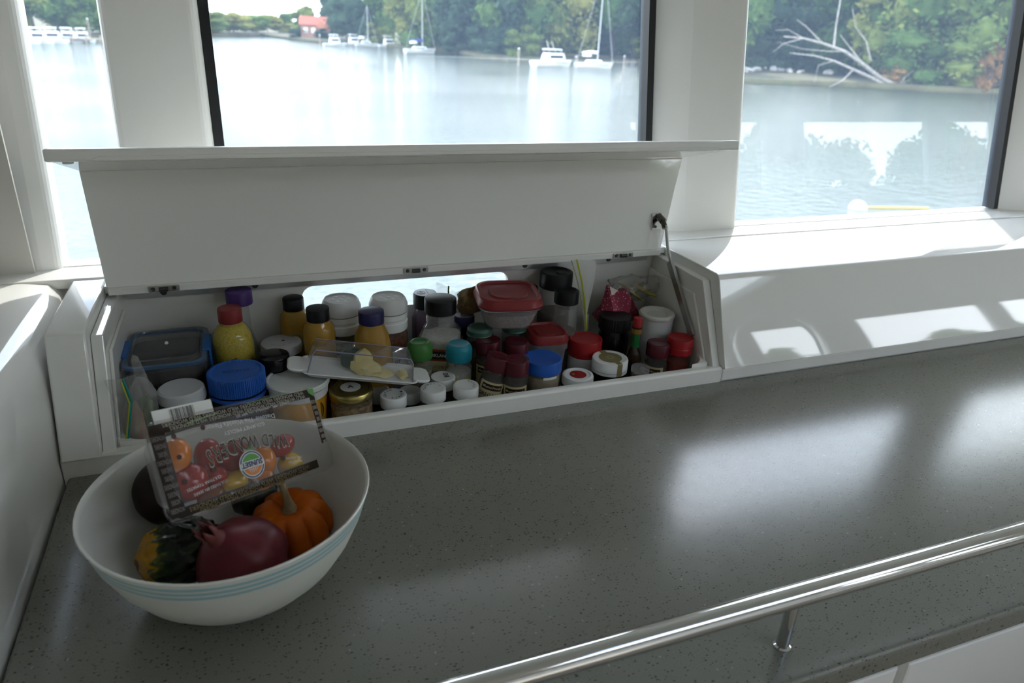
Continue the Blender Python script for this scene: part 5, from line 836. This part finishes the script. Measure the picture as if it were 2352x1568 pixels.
# things half hidden behind
o = thing('dark_fruit', 'nearly black round fruit behind the left of the tomato pack', 'fruit', (0.1580, -0.2140, 0.0930)); obj('flesh', blob(0.040, 4, 0.04, 2, 2, 1, 1, 1.02), ramp_mat('dark_rind', [(0.3, (0.006, 0.004, 0.003)), (0.75, (0.022, 0.011, 0.007))], 20, rough=0.6, spec=0.2), o, ang=80); obj('stem_end', T(lathe([(0, 0), (0.006, 0), (0.004, 0.003), (0, 0.003)], 12), 0, 0, 0.039), mat('scar_brown', (0.13, 0.09, 0.04), 0.8), o)
o = thing('dark_squash', 'small dark green squash between pumpkin and tomato pack', 'squash', (0.252, -0.205, 0.056)); obj('flesh', lathe([(0, 0), (0.016, 0.001), (0.028, 0.012), (0.030, 0.026), (0.022, 0.042), (0.008, 0.046), (0, 0.044)], 60, lambda a, k: 1-0.08*abs(math.cos(4*a))**3), mat('dark_green_rind', (0.010, 0.018, 0.010), 0.35, var=0.3), o, loc=(0, 0, -0.02), ang=80); obj('stem', tube([(0, 0, 0.022), (0.002, 0, 0.034)], 0.004, 8), mat('scar_brown', (0.13, 0.09, 0.04), 0.8), o)
o = thing('onion', 'pale brown onion low in the bowl behind the pomegranate', 'onion', (0.208, -0.262, 0.034)); obj('skin', lathe([(0, -0.024), (0.012, -0.023), (0.023, -0.010), (0.024, 0.002), (0.015, 0.016), (0.005, 0.024), (0.003, 0.032), (0, 0.033)], 32), ramp_mat('onion_skin', [(0.3, (0.20, 0.12, 0.05)), (0.7, (0.36, 0.25, 0.12))], 40, rough=0.4, stretch=(1, 1, 0.1)), o, ang=60); obj('root', T(lathe([(0, 0), (0.004, 0), (0.003, 0.003), (0, 0.003)], 10), 0, 0, -0.026), mat('scar_brown', (0.13, 0.09, 0.04), 0.8), o)
# tomato pack
C0 = Vector((0.2546, -0.2631, 0.1651)); EX = Vector((0.8039, 0.5612, -0.1969)); EY = Vector((-0.1553, 0.5176, 0.8414)); EN = EX.cross(EY).normalized()
tp_ = thing('tomato_pack', 'clear plastic pack of small tomatoes with printed film, leaning in the bowl', 'food pack')
tp_.matrix_world = Matrix(((EX.x, EY.x, EN.x, C0.x), (EX.y, EY.y, EN.y, C0.y), (EX.z, EY.z, EN.z, C0.z), (0, 0, 0, 1)))
PW, PH = 0.222, 0.104; q = lambda w, d, r=0.014: rrect(w, d, r)
TRAY = clear('clear_tray', (0.95, 0.95, 0.95), (0.7, 0.7, 0.7), 0.045, 0.05, 0.9); FILM = clear('printed_film', (0.95, 0.95, 0.96), (0.70, 0.72, 0.80), 0.07, 0.10, 0.9, wrinkle=0.25, wscale=22)
obj('tray', loft([(q(PW, PH), 0.0), (q(PW, PH), -0.002), (q(PW-0.012, PH-0.012), -0.002), (q(PW-0.014, PH-0.014), -0.012), (q(PW-0.012, PH-0.012), -0.014), (q(PW-0.020, PH-0.020), -0.016), (q(PW-0.028, PH-0.028), -0.040), (q(PW-0.036, PH-0.036), -0.043)], False, True), TRAY, tp_, ang=25)
obj('tray_rim', tube([(x, y, -0.001) for x, y in q(PW+0.002, PH+0.002)+q(PW+0.002, PH+0.002)[:1]], 0.0012, 6), TRAY, tp_)
fv = []; nu, nv = 24, 12
for j in range(nv+1):
    for i in range(nu+1): u, w = -1+2*i/nu, -1+2*j/nv; fv.append((u*PW/2*0.985, w*PH/2*0.97, 0.0012+0.004*(1-u*u)*(1-w*w)))
fl_ = obj('film', (fv, [(j*(nu+1)+i, j*(nu+1)+i+1, (j+1)*(nu+1)+i+1, (j+1)*(nu+1)+i) for j in range(nv) for i in range(nu)]), FILM, tp_, ang=80)
BROWN = clear('brown_border_film', (0.24, 0.20, 0.18), (0.040, 0.028, 0.022), 0.80, 0.3, 0.25); BRS = mat('brown_ink', (0.030, 0.020, 0.016), 0.5); CRM = mat('cream_ink', (0.34, 0.31, 0.26), 0.5); WHI = mat('white_ink', (0.55, 0.55, 0.55), 0.5); GRI = mat('green_ink', (0.06, 0.24, 0.03), 0.5); ORI = mat('orange_ink', (0.55, 0.17, 0.015), 0.5); NVI = mat('navy_ink', (0.012, 0.025, 0.09), 0.5)
def flz(x, y): u, w = 2*x/PW, 2*y/PH; return 0.0012+0.004*max(0, 1-u*u)*max(0, 1-w*w)
def put(t, u0, v0, sx=1.0, sy=1.0, rot=0.0, up=0.0008):   # printed upside down
    c, s = math.cos(rot+PI), math.sin(rot+PI)
    def fn(x, y): X_, Y_ = u0+c*x*sx-s*y*sy, v0+s*x*sx+c*y*sy; return (X_, Y_, flz(X_, Y_)+up)
    return tmap(t, fn)
def band(pts, w0, w1, mt, name, up=0.0005):
    g = sheet([[(x+dx*w0, y+dy*w0, flz(x, y)+up), (x+dx*w1, y+dy*w1, flz(x, y)+up)] for x, y, dx, dy in pts]); return obj(name, g, mt, fl_, smooth=False)
def lin(a, b, n, d): return [(a[0]+(b[0]-a[0])*i/n, a[1]+(b[1]-a[1])*i/n, d[0], d[1]) for i in range(n+1)]
band(lin((-0.108, 0.0505), (0.108, 0.0505), 20, (0, -1)), 0, 0.0105, BROWN, 'top_band'); band(lin((-0.1085, 0.044), (-0.1085, -0.048), 12, (1, 0)), 0, 0.0165, BROWN, 'side_band')
band(lin((0.1085, 0.044), (0.1075, -0.020), 10, (-1, 0)), 0, 0.0080, BROWN, 'side_band'); band(lin((-0.100, -0.050), (0.085, -0.047), 20, (0, 1)), 0, 0.0100, BROWN, 'bottom_band')
WW = 'WILD WONDERS WILD WONDERS WILD WONDERS '
obj('border_print', J(put(text2d(WW+'WILD WONDERS', 0.0062), 0.0, 0.0480, 0.94, 1.0), put(text2d(WW+'WILD WONDERS', 0.0060), 0.004, 0.0430, 0.94, 1.0)), CRM, fl_)
obj('border_print', J(*[put(text2d('WONDERS'[k % 3:], 0.0072), -0.1005, 0.036-k*0.0085, 0.42, 1.0) for k in range(10)]), mat('dim_cream_ink', (0.16, 0.15, 0.14), 0.5), fl_)
obj('border_print', J(*[put(text2d('WONDERS'[k % 4:], 0.0066), 0.1040, 0.034-k*0.0075, 0.30, 1.0) for k in range(8)]), CRM, fl_)
obj('border_print', J(put(text2d(WW, 0.0068), -0.010, -0.0425, 0.98, 1.0, 0.015), put(text2d(WW, 0.0062), -0.006, -0.0475, 0.98, 1.0, 0.015)), mat('ochre_ink', (0.17, 0.12, 0.035), 0.5), fl_)
band(lin((0.010, 0.0512), (0.070, 0.0512), 8, (0, -1)), 0, 0.0016, mat('pale_green_ink', (0.12, 0.26, 0.09), 0.5), 'green_edge'); band(lin((-0.066, 0.0450), (-0.030, 0.0480), 6, (0, -1)), 0, 0.0014, mat('pale_green_ink', (0.12, 0.26, 0.09), 0.5), 'green_edge')
obj('green_corner', ([(0.0985, 0.0512, 0.0026), (0.1090, 0.0500, 0.0026), (0.1075, 0.0400, 0.0026), (0.1010, 0.0450, 0.0026)], [(0, 1, 2, 3)]), GRI, fl_, smooth=False)
word = 'WILD WONDERS'; adv = []; xx = 0.0
for ch in word:
    wch = 0.30 if ch in 'I ' else (0.86 if ch == 'W' else 0.62); adv.append((ch, xx+wch/2)); xx += wch
sc_ = 0.106/xx; gs1, gs2 = [], []
for ch, mid in adv:
    if ch == ' ': continue
    t_ = mid/xx-0.5; u0 = -0.0045-(t_*0.106); v0 = 0.0075-0.020*t_*t_*2+0.006*t_; hgt = 0.0165+0.005*t_; rr_ = 0.16*t_-0.02
    gs1.append(put(text2d(ch, sc_*1.02, bold=0.03), u0, v0, 1.0, hgt/sc_/0.70, rr_, 0.0010)); gs2.append(put(text2d(ch, sc_*0.97, bold=0.004), u0, v0, 0.96, hgt/sc_/0.72, rr_, 0.0014))
obj('logo_outline', J(*gs1), CRM, fl_); obj('logo_print', J(*gs2), BRS, fl_)
for g in (put(text2d('GOURMET MEDLEY', 0.0062), -0.002, 0.0232), put(text2d("Discover The World's Flavors", 0.0075), -0.004, 0.0318, rot=-0.06), put(text2d('SUNSET - MPL, KINGSVILLE, ON, N9Y 2E5', 0.0042), 0.030, 0.0395, rot=0.02), put(text2d('CULTIVAR TOMATES', 0.0044), -0.066, -0.0225, rot=0.10), put(text2d('CULTIVÉES EN SERRE', 0.0044), -0.060, -0.0290, rot=0.10), put(text2d('VINE GROWN', 0.0038), 0.052, -0.0260, rot=-0.15), put(text2d('TOMATOES', 0.0038), 0.052, -0.0305, rot=-0.15)):
    obj('small_print', g, WHI, fl_)
obj('origin_print', J(put(text2d('Product of Mexico', 0.0040), 0.024, 0.0372, up=0.0011), put(text2d('Product of Canada', 0.0040), 0.024, 0.0335, up=0.0011)), BRS, fl_)
def disc(r0, r1, u0, v0, a0=0, a1=2*PI, n=40, up=0.0016, chord=None):
    if chord is None: return sheet([[(u0+r0*math.cos(a), v0+r0*math.sin(a), flz(u0, v0)+up), (u0+r1*math.cos(a), v0+r1*math.sin(a), flz(u0, v0)+up)] for a in [a0+(a1-a0)*i/n for i in range(n+1)]])
lu_, lv_ = -0.0065, -0.0185
obj('badge', disc(0, 0.0162, lu_, lv_), WHI, fl_, smooth=False); obj('badge_ring', disc(0.0136, 0.0150, lu_, lv_, 0.25, PI-0.25, 20, 0.0019), NVI, fl_, smooth=False); obj('badge_ring', disc(0.0136, 0.0150, lu_, lv_, PI+0.25, 2*PI-0.25, 20, 0.0019), NVI, fl_, smooth=False)
def seg(r, a0, a1, vcut, mt, nm):
    pts = [(lu_+r*math.cos(a), lv_+r*math.sin(a), flz(lu_, lv_)+0.0019) for a in [a0+(a1-a0)*i/16 for i in range(17)]]; obj(nm, (pts, [tuple(range(17))]), mt, fl_, smooth=False)
seg(0.0122, 0.42, PI-0.42, 0, GRI, 'badge_field'); seg(0.0122, PI+0.30, 2*PI-0.30, 0, ORI, 'badge_sunburst')
rays = [([(lu_+0.0070*math.cos(a-0.10)*1, lv_-0.0036+0.0*a+(-abs(math.sin(a)))*0.0008, flz(lu_, lv_)+0.0022), (lu_+0.0070*math.cos(a+0.10), lv_-0.0036-abs(math.sin(a))*0.0008, flz(lu_, lv_)+0.0022), (lu_+0.0078*math.cos(a), lv_-0.0036-0.0068*math.sin(a), flz(lu_, lv_)+0.0022)], [(0, 1, 2)]) for a in [0.2+2.74*i/8 for i in range(9)]]
obj('badge_sun', J(*rays), WHI, fl_, smooth=False); obj('badge_print', put(text2d('SUNSET', 0.0082, bold=0.03), lu_, lv_+0.0012, 0.95, 1.0, up=0.0022), NVI, fl_)
obj('leaf_mark', J(*[([(-0.0055, 0.0030, 0.0068), (-0.0055+0.0045*math.cos(a-0.2), 0.0020+0.0045*math.sin(a-0.2), 0.0068), (-0.0055+0.0060*math.cos(a), 0.0020+0.0060*math.sin(a), 0.0068)], [(0, 1, 2)]) for a in (-0.4, -1.0, -1.57, -2.1, -2.7)]), GRI, fl_, smooth=False)
for u, w in ((-0.0846, 0.034), (-0.0509, 0.0355), (-0.0851, 0.0115), (-0.0525, -0.012), (-0.0864, -0.015), (0.0385, 0.0363), (0.0357, -0.0228)): obj('vent_hole', disc(0, 0.0029, u, w, n=20), mat('vent_red_brown', (0.035, 0.010, 0.006), 0.6), fl_, smooth=False)  # flat red-brown discs mark the holes, in the tone of the contents
lb_ = obj('barcode_label', box(-0.090, -0.020, 0.046, 0.0665, -0.0165, -0.016), PAPER, tp_, smooth=False); R3 = random.Random(3); xs = -0.071; bars = []
while xs < -0.043: w_ = R3.choice((0.0004, 0.0006, 0.0010)); bars.append(box(xs, xs+w_, 0.050, 0.0645, -0.0159, -0.0158)); xs += w_+R3.choice((0.0005, 0.0008, 0.0011))
obj('barcode', J(*bars), INK, lb_, smooth=False)
RT = mat('red_tomato', (0.30, 0.025, 0.018), 0.16, var=0.15, scale=30); OT = mat('orange_tomato', (0.56, 0.17, 0.012), 0.16, var=0.12, scale=30); YT = mat('yellow_tomato', (0.58, 0.36, 0.012), 0.16, var=0.12, scale=30); BT = mat('brownish_tomato', (0.20, 0.055, 0.015), 0.16, var=0.15, scale=30)
for u, w, r, st, ro, mt, lb in ((-0.0730, 0.0150, 0.0150, 1.22, 1.3, OT, 'orange tomato at the upper left of the pack'), (-0.0660, -0.0170, 0.0185, 1.12, 0.9, RT, 'large red tomato at the lower left of the pack'), (-0.0390, 0.0060, 0.0150, 1.25, 1.2, RT, 'oval red tomato left of the pack centre'), (-0.0085, -0.0030, 0.0175, 1.15, 0.2, RT, 'large red tomato behind the round badge'), (-0.0360, -0.0195, 0.0115, 1.2, 0.3, RT, 'smallest red tomato, low left of the badge'), (0.0270, -0.0190, 0.0155, 1.15, 1.4, OT, 'orange tomato right of the badge'), (0.0590, -0.0080, 0.0125, 1.42, 0.4, RT, 'glossy oval red tomato at the right of the pack'), (0.0620, -0.0330, 0.0150, 1.05, 0.0, YT, 'yellow tomato at the lower right of the pack'), (-0.0170, -0.0330, 0.0140, 1.2, 0.2, YT, 'yellow tomato at the bottom of the pack'), (0.0200, -0.0400, 0.0125, 1.2, 0.1, OT, 'orange tomato at the bottom right of the badge'), (-0.0480, -0.0400, 0.0125, 1.3, 0.2, BT, 'brownish tomato in the bottom left of the pack')):
    o = thing('tomato', lb, 'tomato', tp_.matrix_world @ Vector((u, w, -0.0205)), group='tomatoes in the pack'); o.rotation_euler = (Matrix(((EX.x, EY.x, EN.x), (EX.y, EY.y, EN.y), (EX.z, EY.z, EN.z))) @ Matrix.Rotation(ro, 3, 'Z')).to_euler()
    obj('flesh', blob(r, 3, 0.03, 1.5, 1, st, 1, min(1, 0.0175/r)), mt, o, ang=80); obj('stem_scar', T(X(lathe([(0, 0), (0.0018, 0), (0.001, 0.0008), (0, 0.0008)], 10), Matrix.Rotation(PI/2, 4, 'Y')), r*st*0.985, 0, 0), mat('scar_brown', (0.13, 0.09, 0.04), 0.8), o)
bpy.context.view_layer.update()
